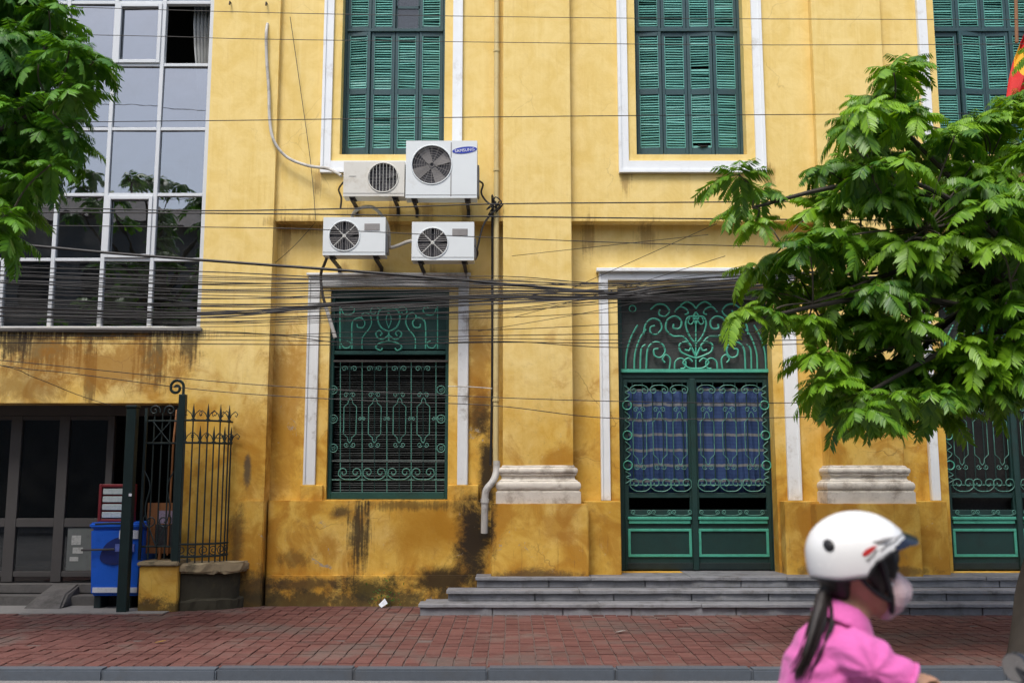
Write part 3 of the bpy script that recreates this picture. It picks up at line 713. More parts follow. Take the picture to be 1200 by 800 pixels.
# ================================================================== THE GLAZED ANNEX (left)
XA1 = XB0 - .003 + .0; XA1 = X(319, 300, YA); XA0 = -11.5
anx = thing('glazed_annex', 'yellow annex with a gridded glass front above a dark shop entrance', 'building', ((XA0+XA1)/2, 13, 0))
CX1 = X(243, 190, YA); CZ0 = Z(384, YA); CZT = 9.0
EX1 = X(205, 590, YA); EZ1 = Z(472, YA); EX0 = -9.2
holed_build('wall', M_PL, anx, XA0, XA1, -.1, 9.7, YA, YL + .12, [(XA0 + 1.0, CX1, CZ0, CZT), (EX0, EX1, -.08, EZ1)])
MB().box(X(276,640,YA-.035), XA1 + .012, YA - .035, YA + .02, -.05, Z(586, YA-.03)).build('plinth', M_PL, anx, bevel=.012, seg=2)
MB().box(XA0, XA1, YA+.4, YA+6, 9.7, 9.8).build('roof', M_CONC, anx)
# sill under the glazing
MB().box(XA0+1.0, CX1+.03, YA-.05, YA+.1, CZ0-.045, CZ0-.002).build('sill', M_CONC, anx, bevel=.008)
# curtain wall
Yc = YA + .05
cw0 = X(246, 75, Yc); pitch = (X(247,75,Yc) - X(134,75,Yc)) / 2
rows_z = [Z(v, Yc) for v in (384, 304, 228, 151, 76, 3)]; dzr = rows_z[-1] - rows_z[-2]
rows_z += [rows_z[-1] + dzr, rows_z[-1] + 2*dzr]
ncol = 9; fw = .05
cw = MB().box(cw0 - ncol*pitch, cw0, Yc+.05, Yc+.09, rows_z[0]-.0, rows_z[0]+.03).build('glazing', M_ALU, anx)
for k in range(ncol+1):
    MB().box(cw0 - k*pitch - fw/2, cw0 - k*pitch + fw/2, Yc, Yc+.08, rows_z[0], rows_z[-1]).build('mullion', M_ALU, cw, bevel=.004)
for z_ in rows_z:
    for k in range(ncol):
        MB().box(cw0 - (k+1)*pitch + fw/2 + .001, cw0 - k*pitch - fw/2 - .001, Yc+.004, Yc+.076, z_-.02, z_+.02).build('transom_bar', M_ALU, cw, bevel=.003)
rp = random.Random(3)
for k in range(ncol):
    for j in range(len(rows_z)-1):
        xa, xb = cw0-(k+1)*pitch+fw/2, cw0-k*pitch-fw/2; za, zb_ = rows_z[j]+.02, rows_z[j+1]-.02
        if (k, j) == (0, 4): # an open light: the pane is tilted out of its frame
            continue
        m_ = Matrix.Translation(((xa+xb)/2, Yc+.04, (za+zb_)/2)) @ Matrix.Rotation(R(rp.uniform(-.7,.7)), 4, 'X') @ Matrix.Rotation(R(rp.uniform(-.9,.9)), 4, 'Z')
        MB().obox(m_, (xb-xa)/2-.001, .003, (zb_-za)/2-.001).build('pane', M_GLASS, cw)
        if (k, j) in ((1, 4), (1, 1)):
            t = .045; mb = MB()
            mb.box(xa, xa+t, Yc-.02, Yc+.03, za, zb_); mb.box(xb-t, xb, Yc-.02, Yc+.03, za, zb_); mb.box(xa+t, xb-t, Yc-.02, Yc+.03, za, za+t); mb.box(xa+t, xb-t, Yc-.02, Yc+.03, zb_-t, zb_)
            mb.build('sash', M_ALU, cw, bevel=.004)
# room behind the glazing, with curtains gathered at the right
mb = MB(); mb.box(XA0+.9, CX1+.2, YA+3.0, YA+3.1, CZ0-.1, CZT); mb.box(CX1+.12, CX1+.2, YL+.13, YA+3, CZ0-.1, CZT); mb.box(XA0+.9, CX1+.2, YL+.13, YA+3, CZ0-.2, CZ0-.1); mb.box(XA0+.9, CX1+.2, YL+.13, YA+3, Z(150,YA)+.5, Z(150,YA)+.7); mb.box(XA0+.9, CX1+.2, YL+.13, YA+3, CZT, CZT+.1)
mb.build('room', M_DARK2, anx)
M_CURTW = plain('pale_curtain', (.45,.46,.45), .85, .12, 5, .1, 60, .4, (.18,.17,.15), 3, .5)
for (ua, ub, va, vb) in ((221,247,2,228), (221,240,232,384)):
    n = 24; c0, c1 = X(ua, (va+vb)/2, Yc+.2), X(ub, (va+vb)/2, Yc+.2); zz0, zz1 = Z(vb, Yc+.2), Z(va, Yc+.2); vs = []
    for j in range(9):
        sq = 1 - .35*math.sin(math.pi*min(1,(j/8)*1.1))**2
        for k in range(n+1): vs.append((c1+(c0-c1)*sq*(k/n), Yc+.25+.03*math.sin(k*1.6), zz0+(zz1-zz0)*j/8))
    co = MB().add(vs, [(j*(n+1)+k, j*(n+1)+k+1, (j+1)*(n+1)+k+1, (j+1)*(n+1)+k) for j in range(8) for k in range(n)]).build('curtain', M_CURTW, cw, smooth=True)
    co.modifiers.new('thick', 'SOLIDIFY').thickness = .004
# shop entrance: lintel, aluminium doors, dark room
Ye = YA + .50
ent = MB().box(EX0, EX1 + .1, Ye - .04, Ye + .06, Z(487, Ye), EZ1 + .1).build('shopfront', M_ALUD, anx, bevel=.004)
zb_ = .23
for u0, u1 in ((-60,-47), (9,22), (66,78), (123,131), (-130,-118)):
    MB().box(X(u0,580,Ye), X(u1,580,Ye), Ye-.03, Ye+.04, zb_, Z(487,Ye)-.001).build('door_post', M_ALUD, ent, bevel=.004)
for u0, u1 in ((-47,9), (22,66), (78,123), (-118,-60)):
    xa, xb = X(u0,580,Ye)+.001, X(u1,580,Ye)-.001
    for va, vb in ((617,607), (675,669), (492,487.2)): MB().box(xa, xb, Ye-.025, Ye+.035, Z(va,Ye), Z(vb,Ye)).build('door_rail', M_ALUD, ent, bevel=.003)
    MB().box(xa, xb, Ye, Ye+.006, zb_, Z(487,Ye)).build('pane', M_GLASS2, ent)
MB().box(X(79,640,Ye), X(122,640,Ye), Ye-.012, Ye-.004, Z(669,Ye)+.01, Z(617,Ye)-.01).build('lower_panel', plain('grimy_panel', (.10,.11,.105), .6, .3, 5, .1, 40, .5, (.03,.03,.03), 4, .5), ent)
M_POSTER = plain('torn_paper', (.34,.35,.33), .8, .25, 12, .1, 40, .5, (.1,.1,.1), 14, .45)
for (u0,u1,v0,v1) in ((84,95,627,638), (86,98,641,648), (83,93,652,657)):
    MB().box(X(u0,640,Ye), X(u1,640,Ye), Ye-.015, Ye-.0125, Z(v1,Ye), Z(v0,Ye)).build('paper_notice', M_POSTER, ent)
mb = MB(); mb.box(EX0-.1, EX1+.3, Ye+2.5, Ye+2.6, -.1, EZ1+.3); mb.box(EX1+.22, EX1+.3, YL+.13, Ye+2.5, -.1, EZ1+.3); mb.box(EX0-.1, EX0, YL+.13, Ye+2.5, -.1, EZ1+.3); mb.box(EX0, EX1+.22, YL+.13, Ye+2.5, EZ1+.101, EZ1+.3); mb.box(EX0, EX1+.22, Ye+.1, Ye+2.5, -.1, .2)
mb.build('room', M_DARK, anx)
# two concrete steps with a ramp of rubble at the entrance
est = thing('shop_steps', 'low concrete steps with a short ramp below the dark shop doors', 'steps', (X(40,700,12.2), 12.25, 0))
MB().box(EX0+.05, EX1-.02, YA+.02, Ye+.3, -.05, .11).build('step', M_CONCD, est, bevel=.015, seg=2)
MB().box(EX0+.05, EX1-.02, YA+.27, Ye+.3, .112, .22).build('step', M_CONCD, est, bevel=.015, seg=2)
xr0, xr1 = X(33,695,11.9), X(80,695,11.9)
MB().add([(xr0,11.75,.0),(xr1,11.72,.0),(xr1-.02,12.32,.0),(xr0+.05,12.3,.0),(xr0+.09,12.0,.14),(xr1-.06,12.0,.15),(xr1-.05,12.33,.235),(xr0+.10,12.3,.232)],
         [(0,1,5,4),(4,5,6,7),(1,2,6,5),(0,4,7,3),(2,3,7,6),(0,3,2,1)]).build('ramp', M_CONCD, est, bevel=.02, seg=2)
MB().box(-7.5, X(210,712,11.9), 11.35, YA+.02, -.05, .006).build('threshold_slab', M_CONC, pav)

# ================================================================== ENTRANCE STEPS of the yellow building
SX = [X(490,712,11.24), X(523,697,11.5), X(557,683,11.76)]; SY = [11.24, 11.5, 11.76]; SH = [.12, .24, .36]; SXE = 8.0
steps = thing('entrance_steps', 'three long grey stone steps below the green doors', 'steps', (3.2, 11.6, 0))
rs = random.Random(8)
for k in range(3):
    z1 = SH[k]; z0 = z1 - .12; yb = 12.0 if k < 2 else YL + .30
    MB().box(SX[k]+.03, SXE, SY[k]+.05, yb, z0 - (.05 if k == 0 else 0) + .001, z1-.034).build('step_core', M_GRANITE, steps)
    x = SX[k]; first = True
    while x < SXE:
        L = rs.uniform(.72, 1.15); e_ = min(x+L, SXE)
        MB().box(x+(.018 if first else .005), e_-.005, SY[k]+.02+rs.uniform(-.004,.004), SY[k]+.12, z0+.002-(.03 if k == 0 else 0), z1-.036).build('riser_block', M_GRANITE, steps, bevel=.005)
        x = e_; first = False
    x = SX[k]
    while x < SXE:
        L = rs.uniform(.9, 1.5); e_ = min(x+L, SXE); dd = rs.uniform(-.012,.008)
        # chipped nosing: an uneven front edge
        n = 10; mb = MB(); top = []; 
        ys_ = [SY[k] - .015 + dd + (rs.uniform(0,.02) if rs.random() < .3 else rs.uniform(-.002,.004)) for _ in range(n+1)]
        zj = rs.uniform(-.003,.003); zd = [rs.uniform(-.003,.003) for _ in range(n+1)]
        depth_b = (SY[k+1]+.03 if k < 2 else YL + .28)
        vs = []
        for q in range(n+1):
            xx = x+.002 + (e_-x-.004)*q/n
            vs += [(xx, ys_[q], z1-.035+zd[q]), (xx, ys_[q]+.002, z1-.006+zj), (xx, ys_[q]+.010, z1+zj), (xx, depth_b, z1+zj), (xx, depth_b, z1-.035)]
        fs = [(q*5+a_, q*5+(a_+1)%5, (q+1)*5+(a_+1)%5, (q+1)*5+a_) for q in range(n) for a_ in range(5)] + [(0,1,2,3,4), tuple(n*5+a_ for a_ in (4,3,2,1,0))]
        mb.add(vs, fs).build('tread', M_GRANITE, steps)
        x = e_

# ================================================================== PIPES ON THE FACADE
dp = thing('drainpipe', 'painted drainpipe beside the pilaster ending in a white plastic elbow', 'pipe', (X(578,700,12.0), 12.02, .5))
xq = X(581.5, 300, 11.97)
MB().tube([(xq, 12.03, ZTOP-.02), (xq, 12.03, Z(420,12.0)), (xq, 12.03, Z(543,12.0))], .034, 10).build('pipe', M_PIPEY, dp, smooth=True)
for v in (60, 200, 330, 470): MB().tube([(xq, 12.03, Z(v,12)), (xq, 12.03, Z(v,12)+.03)], .042, 10).build('clamp', M_PIPEY, dp, smooth=True)
pe = [P(582,540,11.98), P(581.5,553,11.96), P(578,563,11.9), P(571,572,11.85), P(568.5,580,11.85), P(568,600,11.86), P(567.5,624,11.9)]
MB().tube(spline(pe, 4), .042, 10).build('elbow', M_PIPEW, dp, smooth=True)
MB().tube([P(568.3,584,11.85), P(568.2,589,11.85)], .05, 10).build('collar', M_PIPEW, dp, smooth=True)
tag(MB().tube(spline([P(577.5,232,12.02), P(577,300,12.08), P(577,420,12.1), P(576,500,12.12), P(575,545,12.1)], 6), [.02]*5 + [.017]*20, 8).build('cable_conduit', M_CABLE, smooth=True),
    'black cable conduit running down the wall beside the painted drainpipe', 'conduit')

# ================================================================== AIR CONDITIONERS
def text_mesh(body, size, mat, parent, M, name, extr=.001):
    cu = bpy.data.curves.new(name, 'FONT'); cu.body = body; cu.size = size; cu.align_x = 'CENTER'; cu.align_y = 'CENTER'; cu.extrude = extr; cu.resolution_u = 2
    t = link(bpy.data.objects.new(name, cu)); dg = bpy.context.evaluated_depsgraph_get()
    me = bpy.data.meshes.new_from_object(t.evaluated_get(dg)); bpy.data.objects.remove(t); me.materials.append(mat)
    return put(me, name, parent, M)
def ac(u0, u1, v0, v1, fu, fv, fr_px, style, casing, label, ywall, yf=11.66):
    a, b = X(u0,(v0+v1)/2,yf), X(u1,(v0+v1)/2,yf); z0, z1 = Z(v1,yf), Z(v0,yf); dep = .21
    t = thing('air_conditioner', label, 'air conditioner', ((a+b)/2, yf+dep/2, z0), 'air conditioner units on the facade')
    fx, fz = P(fu,fv,yf).x, P(fu,fv,yf).z; r_ = fr_px*yf/F
    # casing: front plate with a round opening, then the box behind it
    mb = MB(); n = 36; vs = []
    sq = []
    for k in range(n):
        an = 2*math.pi*k/n; c_, s_ = math.cos(an), math.sin(an)
        t_ = min(((b-fx) if c_ > 0 else (fx-a))/max(1e-6,abs(c_)), ((z1-fz) if s_ > 0 else (fz-z0))/max(1e-6,abs(s_)))
        sq.append((fx+c_*t_, fz+s_*t_))
    for k in range(n): an = 2*math.pi*k/n; vs.append((fx+r_*math.cos(an), yf, fz+r_*math.sin(an)))
    for k in range(n): vs.append((sq[k][0], yf, sq[k][1]))
    cor = [(a,yf,z0),(b,yf,z0),(b,yf,z1),(a,yf,z1)]
    ang = lambda p: math.atan2(p[2]-fz, p[0]-fx) % (2*math.pi)
    outer = sorted([(ang(v_), v_) for v_ in vs[n:]] + [(ang(c_), c_) for c_ in cor], key=lambda q: q[0])
    for k in range(n):
        a0_, a1_ = 2*math.pi*k/n, 2*math.pi*(k+1)/n
        mids = [q[1] for q in outer if a0_+1e-6 < q[0] < a1_-1e-6]
        poly = [vs[k], vs[n+k]] + mids + [vs[n+(k+1)%n], vs[(k+1)%n]]
        mb.add(poly, [tuple(range(len(poly)))])
    for k in range(n):
        p, q = vs[k], vs[(k+1)%n]; mb.add([p, q, (q[0], yf+.05, q[2]), (p[0], yf+.05, p[2])], [(0,1,2,3)])
    yb = yf+dep
    mb.add([(a,yf,z0),(b,yf,z0),(b,yb,z0),(a,yb,z0),(a,yf,z1),(b,yf,z1),(b,yb,z1),(a,yb,z1)], [(0,3,2,1),(4,5,6,7),(1,2,6,5),(2,3,7,6),(3,0,4,7)])
    o = mb.build('casing', casing, t)
    bm = bmesh.new(); bm.from_mesh(o.data); bmesh.ops.remove_doubles(bm, verts=bm.verts, dist=1e-4); bm.to_mesh(o.data); bm.free()
    Mf = Matrix.Translation((fx, yf+.05, fz)) @ Matrix.Rotation(R(90), 4, 'X')
    MB().lathe([(r_*1.0, -.005), (r_*1.0, .0)], Mf, 28).build('fan_well', M_ACD, t)
    mb = MB()                                         # fan blades
    for k in range(4):
        an = k*math.pi/2 + .5; d = Vector((math.cos(an), 0, math.sin(an))); e_ = Vector((-d.z, 0, d.x))
        c0 = Vector((fx, yf+.035, fz))
        q = [c0+d*r_*.15-e_*r_*.12, c0+d*r_*.95-e_*r_*.30+Vector((0,-.008,0)), c0+d*r_*.95+e_*r_*.32+Vector((0,.01,0)), c0+d*r_*.15+e_*r_*.12]
        mb.add(q + [p+Vector((0,.004,0)) for p in q], [(0,1,2,3),(7,6,5,4),(0,4,5,1),(1,5,6,2),(2,6,7,3),(3,7,4,0)])
    mb.build('fan_blades', M_FIN if style == 'diag' else M_ACD, t)
    yg = yf - .004
    def bar(p, q, rr, m): return MB().tube([(fx+p[0]*r_, yg, fz+p[1]*r_), (fx+q[0]*r_, yg, fz+q[1]*r_)], rr, 5).build('grille_bar', m, t)
    gm = M_GRILLW if style == 'bars' else M_FIN
    MB().tube([(fx+r_*math.cos(2*math.pi*k/28), yf-.002, fz+r_*math.sin(2*math.pi*k/28)) for k in range(28)], .008, 6, True).build('grille_ring', casing, t, smooth=True)
    if style == 'bars':
        for k in range(-4, 5): h = math.sqrt(max(0, 1-(k*.22)**2)); bar((k*.22,-h), (k*.22,h), .0035, gm)
        for k in range(-4, 5): h = math.sqrt(max(0, 1-(k*.22)**2)); MB().tube([(fx-h*r_, yg+.008, fz+k*.22*r_), (fx+h*r_, yg+.008, fz+k*.22*r_)], .0014, 4).build('grille_wire', M_FIN, t)
    elif style == 'diag':
        for k in range(1, 8):
            rr = r_*k/8; MB().tube([(fx+rr*math.cos(2*math.pi*q/28), yg, fz+rr*math.sin(2*math.pi*q/28)) for q in range(28)], .0022, 4, True).build('grille_wire', M_FIN, t)
        for k in range(16): an = 2*math.pi*k/16; bar((.08*math.cos(an), .08*math.sin(an)), (math.cos(an), math.sin(an)), .0022, M_FIN)
    else:
        for k in range(4):
            an = k*math.pi/2 + math.pi/4; d = (math.cos(an), math.sin(an)); bar((0,0), d, .006, M_GRILLW)
            for sg in (-1, 1):
                base = an + sg*math.pi/4
                for j in range(1, 6):
                    s0 = j*.17; p = (d[0]*s0, d[1]*s0); dr = (math.cos(base), math.sin(base))
                    # chevron ribs run from the diagonal out to the rim
                    bq = p[0]*dr[0]+p[1]*dr[1]; L = -bq + math.sqrt(max(0, bq*bq - (s0*s0-1)))
                    bar(p, (p[0]+dr[0]*L, p[1]+dr[1]*L), .0038, gm)
        MB().lathe([(r_*.10,0),(r_*.13,.006),(r_*.13,.012)], Matrix.Translation((fx,yg-.004,fz)) @ Matrix.Rotation(R(-90),4,'X'), 12).build('grille_hub', M_GRILLW, t)
    # seams, base rail, brackets, side valve box
    MB().box(a+.004, b-.004, yf-.003, yf+.004, z0+.035, z0+.039).build('seam', M_FIN, t)
    for xx in (a+.08, b-.14):
        mb = MB(); mb.box(xx, xx+.04, yf+.05, ywall, z0-.040, z0-.012); mb.box(xx, xx+.04, ywall-.03, ywall+.001, z0-.12, z0-.041)
        mb.build('bracket', M_BRACKET, t); MB().tube([(xx+.02, ywall-.10, z0-.042), (xx+.02, ywall-.02, z0-.11)], .006, 6).build('bracket_strut', M_BRACKET, t)
        MB().box(xx-.01, xx+.06, yf+.02, yf+.2, z0-.0115, z0-.0005).build('foot', M_ACD, t)
    MB().box(b, b+.022, yf+.10, yf+.24, z0+.05, z0+(z1-z0)*.62).build('valve_cover', M_FIN, t, bevel=.004)
    return t, a, b, z0, z1
t1, *_ = ac(402.5, 474, 189.5, 230, 449, 208, 18.5, 'bars', M_ACC, 'small cream air conditioner with a vertical-barred fan beside the largest unit', YU)
t2, *_ = ac(475.5, 559, 165, 232, 506, 193, 24.5, 'diag', M_ACW, 'largest white air conditioner, with a blue oval logo', YU, 11.64)
t3, *_ = ac(378.5, 451.5, 254.5, 299, 403.5, 276.5, 18.5, 'chev', M_ACW, 'white air conditioner with a chevron fan grille, hanging above the worn white window surround post', YL)
t4, *_ = ac(482.5, 555.5, 260, 305, 507, 284.5, 18.5, 'chev', M_ACW, 'white air conditioner with a chevron fan grille, hanging next to the drainpipe', YL)
t3['label'] = 'white chevron-grille air conditioner of the lower pair, farther from the drainpipe'
t4['label'] = 'white chevron-grille air conditioner of the lower pair, nearer the drainpipe'
yfl = 11.64 - .003
lg = P(544.5, 176, yfl); k_ = 11.64/F
el = [(lg.x + 15*k_*math.cos(2*math.pi*q/28), lg.z + 4.2*k_*math.sin(2*math.pi*q/28) + 1.6*k_*math.cos(2*math.pi*q/28)) for q in range(28)]
MB().prism(el, yfl-.001, yfl+.003).build('logo', M_LOGO, t2)
text_mesh('SAMSUNG', .052, M_PRINTW, t2, Matrix.Translation((lg.x, yfl-.0015, lg.z-.003)) @ Matrix.Rotation(R(-6), 4, 'Y') @ Matrix.Rotation(R(90), 4, 'X') @ Matrix.Diagonal((1.02,1,1,1)), 'lettering')
for tt, (u0,u1,v0,v1) in ((t3, (427,445,262,270)), (t4, (530,548,268,276))):
    MB().box(X(u0,270,11.66), X(u1,270,11.66), 11.654, 11.662, Z(v1,11.66), Z(v0,11.66)).build('badge', M_LABEL, tt, bevel=.002)
mbp = P(412,206,11.656); MB().box(mbp.x-.03, mbp.x+.05, 11.656, 11.662, mbp.z-.006, mbp.z+.006).build('badge', M_GRILLW, t1)
mbp = P(538,207,11.597); MB().box(X(528,207,11.64), X(529,207,11.64), 11.637, 11.642, Z(230,11.64), Z(167,11.64)).build('seam', M_FIN, t2)
# hoses
def hose(name, pts, r_, mat, label, cat, k=6): return tag(MB().tube(spline(pts, k), r_, 8).build(name, mat, smooth=True), label, cat)
hose('drain_hose', [P(313.5,28,12.02), P(312,40,11.97), P(312.5,70,11.985), P(315,105,11.98), P(316,140,11.975), P(321,165,11.97), P(336,184,12.0), P(360,194,11.98), P(385,198,11.9), P(400,206,11.75)], .019, M_PIPEW, 'pale drain hose looping from the annex wall down to the small cream air conditioner', 'hose')
MB_h = hose('insulated_pipe', [P(412,256,12.1), P(416,248,12.0), P(425,243,11.95), P(437,243,11.95), P(447,252,12.0), P(454,264,12.0), P(456,285,12.05), P(452,296,11.9)], .022, M_PIPEW, 'arched white insulated pipe above the chevron-grille unit farther from the drainpipe', 'pipe')
hose('insulated_pipe', [P(451,286,11.85), P(457,290,11.95), P(466,288,11.95), P(476,284,11.9), P(484,282,11.8)], .022, M_PIPEW, 'short pale insulated pipe joining the lower pair of air conditioners', 'pipe')
hose('insulated_pipe', [P(384,300,11.8), P(380,310,11.9), P(376,322,12.05), P(378,345,12.1), P(383,362,12.15)], .018, M_CABLEG, 'dark hose dropping from the lower air conditioner to the window corner', 'hose')
hose('insulated_pipe', [P(382,360,12.12), P(387,376,12.12), P(393,396,12.15)], .024, M_PIPEW, 'short slanting white plastic pipe at the lower window top corner', 'pipe')
for i_, (pts, lab) in enumerate((
    ([P(561,212,11.8), P(566,216,11.9), P(564,226,11.95), P(570,236,12.0), P(578,241,11.98)], 'curled grey pipe behind the largest air conditioner'),
    ([P(556,288,11.75), P(560,296,11.9), P(557,303,11.95), P(566,265,12.0), P(577,250,12.0)], 'looped thin pipe beside the unit nearest the drainpipe'),
    ([P(402,214,11.8), P(397,222,11.95), P(400,232,12.0), P(399,244,12.05)], 'kinked dark pipe at the end of the small cream air conditioner'))):
    hose('service_pipe', pts, .012, M_CABLEG, lab, 'pipe')
# knot of cables where the black conduit begins
kn = MB(); rk = random.Random(2)
for q in range(7):
    c0 = P(578 + rk.uniform(-4,4), 240 + rk.uniform(-5,5), 11.96)
    kn.tube(spline([c0, c0+Vector((rk.uniform(-.08,.08), -.03, rk.uniform(-.1,.08))), c0+Vector((rk.uniform(-.10,.12), -.02, rk.uniform(-.1,.1))), c0+Vector((0,.02,-.04))], 4), .008, 5)
tag(kn.build('cable_knot', M_CABLE, smooth=True), 'tangled knot of black cable ends at the top of the conduit', 'cable')
hose('thin_wire', [P(340,20,12.02), P(350,90,12.05), P(364,190,12.03), P(370,258,12.05)], .004, M_CABLEG, 'thin grey wire hanging slantwise down the wall near the annex corner', 'wire', 4)
hose('white_string', [P(525,452.5,12.15), P(550,453,12.15), P(577,455,12.05)], .006, M_PIPEW, 'short white string from the lower window to the conduit', 'string', 3)
for i_, u in enumerate((270.5, 313)):
    q = P(u, 5 if i_ else 4, YA); tag(MB().tube([q, q+Vector((0,-.05,0)), q+Vector((0,-.06,-.05))], .009, 6).build('wall_hook', M_BRACKET), ('small rusty hook in the annex wall nearer the glazing' if i_ == 0 else 'small rusty hook in the annex wall above the drain hose'), 'hook')

# ================================================================== OVERHEAD CABLES
CG = 'overhead cables crossing the facade'
def cable(pts, r_, Y, label, mat=M_CABLE):
    if isinstance(Y, (int, float)): Ys = [Y]*len(pts)
    else: Ys = Y
    return tag(MB().tube(spline([P(u, v, y_) for (u, v), y_ in zip(pts, Ys)], 7), r_, 5).build('cable', mat, smooth=True), label, 'cable', CG)
YK = 10.6
cable([(-300,-4),(250,13.5),(600,20),(900,22.5),(1500,24)], .004, YK, 'topmost thin wire across the upper windows', M_CABLEG)
cable([(-300,34),(150,42),(300,46),(600,50),(920,53),(1500,50)], .004, YK, 'second thin wire from the top, across the upper shutters', M_CABLEG)
cable([(-300,149),(110,143),(300,141),(600,137),(920,134.5),(1500,131)], .005, YK, 'single wire crossing the lower shutter panels of the upper windows')
cable([(-300,238),(70,244),(240,247),(430,244),(590,239),(830,237),(1500,232)], .0075, YK, 'upper of the two wires level with the bottom of the largest air conditioner')
cable([(-300,246),(70,249),(240,250),(430,252),(590,254),(830,256.5),(1500,262)], .008, YK, 'lower of the two wires just under the large air conditioner')
cable([(-300,262),(0,264),(300,267),(420,271),(590,279),(860,288),(1500,300)], .005, YK, 'thin wire crossing in front of the lower air conditioner fans', M_CABLE)
cable([(-300,262),(0,285),(140,297.5),(300,309.5),(430,319),(560,330),(700,342),(800,349),(1500,372)], .016, YK, 'thickest single black cable, sloping down from the glass front to the door')
rb = random.Random(21)
bl = 'thin black cable in the dense tangled bundle above the lower window and door'
for k in range(30):
    vl = 318 + k*2.15 + rb.uniform(-2.5, 2.5); t = k/29
    vm = 334 + (t-.35)*36 + rb.uniform(-5, 5); vr = 322 + t*30 + rb.uniform(-5, 5); vk = 344 + (t-.5)*22 + rb.uniform(-4,4)
    cable([(-300, vl-14+rb.uniform(-8,8)), (0, vl-6+rb.uniform(-4,4)), (240, vl+2), (420, (vl+vm)/2+5+rb.uniform(-3,3)), (590, vm+6), (720, vk), (860, vr), (1500, vr-34+rb.uniform(-14,14))],
          rb.choice([.003,.0035,.0045,.005,.0065]), YK + rb.uniform(-.25,.25), bl)
for k in range(3):
    cable([(-300,352+k*9), (0,360+k*5), (240,366+k*3), (420,354+k), (590,345+k*2), (720,344+k*3), (860,330+k*3), (1500,296+k*5)], .0095, YK - .1 + .05*k, 'one of the three thicker black cables running through the dense bundle')
for v0, v1, v2, v3 in ((378,372,366,362), (394,386,380,372), (390,393,391,388), (398,397,398,392), (403,401,402,399), (388,400,407,404)):
    cable([(-300,v0-3),(240,v0),(420,v1+3),(590,v1),(720,v2),(900,v3),(1500,v3-14)], rb.choice([.004,.005]), YK + .1, 'thin loose wire hanging just below the dense cable bundle')
cable([(-300,395),(0,422),(180,440),(320,452),(520,463),(720,470),(920,472),(1500,470)], .0045, YK, 'upper of the two wires crossing the lower window grille lanterns')
cable([(-300,384),(0,428),(80,437),(250,458),(420,469),(577,475),(720,490),(920,489),(1500,478)], .0045, YK, 'lower of the two wires crossing the lower window grille lanterns')
cable([(-300,380),(-20,424),(40,442),(90,462),(130,475)], .004, [11.2,11.3,11.6,11.85,11.99], 'thin wire slanting down to the shop entrance lintel', M_CABLE)
for (ua,va,ub,vb,um,vm,lab) in (
    (670,338,840,262,760,296,'steepest fine stray wire, rising from the bundle to the tree above the door'),
    (600,372,850,300,720,338,'fine stray wire rising gently from the pilaster below the bundle to the tree'),
    (560,352,850,318,700,336,'fine stray wire nearly level, just above the bundle on the pilaster'),
    (320,310,372,258,345,286,'short fine stray wire on the wall beside the lower air conditioners'),
    (600,300,830,275,700,287,'fine stray wire highest on the pilaster, above the door surround'),
    (560,388,860,330,700,362,'lowest fine stray wire, rising across the pilaster to the door surround')):
    cable([(ua,va),(um,vm+2),(ub,vb)], .0035, [11.9, 11.2, YK] if ua > 400 else [12.2,12.1,12.2], lab)

# ================================================================== FENCE, GATE, PLANTER at the annex
fy = 11.60
pw_x0, pw_x1 = X(162,690,11.56), X(208,690,11.56)
pl = thing('low_wall', 'low yellow wall with a rounded mossy planter and coping, under the iron fence', 'wall', (pw_x1, 11.7, 0))
MB().box(pw_x0, pw_x1-.002, 11.56, YA-.001, -.05, .50).build('wall_block', M_PL, pl, bevel=.012, seg=2)
MB().box(pw_x0-.02, pw_x1-.003, 11.53, YA-.002, .502, .55).build('coping', M_COPING, pl, bevel=.012, seg=2)
rx, ry = X(287,660,11.8) - pw_x1, YA - 11.58
rq = random.Random(6)
def quarter(x0, rxx, ryy, z0, z1, n=14, jit=0):
    pts = [(x0, YA-.003)] + [(x0 + rxx*math.sin(R(90)*k/n), YA - .003 - ryy*math.cos(R(90)*k/n)) for k in range(n+1)]
    j = lambda: rq.uniform(-jit, jit)
    vs = [(p[0]+j(), p[1]+j(), z0+j()) for p in pts] + [(p[0]+j(), p[1]+j(), z1+j()) for p in pts]; m = len(pts)
    return MB().add(vs, [tuple(range(m-1,-1,-1)), tuple(range(m, 2*m))] + [(k, (k+1)%m, m+(k+1)%m, m+k) for k in range(m)])
quarter(pw_x1, rx-.10, ry-.06, -.05, .41, 14, .006).build('planter', M_MOSSBASE, pl, bevel=.01)
quarter(pw_x1, rx, ry, .411, .53, 14, .008).build('coping', M_COPING, pl, bevel=.02, seg=2)
quarter(pw_x1, rx-.05, ry-.03, -.05, .12, 14, .012).build('foot', M_MOSSBASE, pl, bevel=.02)
fen = thing('iron_fence', 'curved dark iron fence with fleur-de-lis spear tips and a tall scroll-topped post', 'fence', (pw_x1, 11.7, .53))
fpx = X(210, 560, fy+.03); fpy = fy + .04
zpt = Z(462, fpy)
MB().box(fpx-.04, fpx+.04, fpy-.04, fpy+.04, .53, zpt).build('post', M_GATEPOST, fen, bevel=.006)
cxs = X(204, 460, fpy); czs = zpt
MB().tube([(p[0], fpy, p[1]) for p in [(fpx, zpt-.05)] + [(fpx-.075 + .075*math.cos(R(a_)), zpt + .09 + .075*math.sin(R(a_))*1.0) for a_ in range(0, 200, 20)] + spiral(fpx-.085, zpt+.075, .065, .015, R(200), .9, 14)], .017, 6).build('scroll', M_GATEPOST, fen, smooth=True)
z_r1, z_r2, z_b = Z(493, fy+.15), Z(519, fy+.15), .60
FR = rx - .20
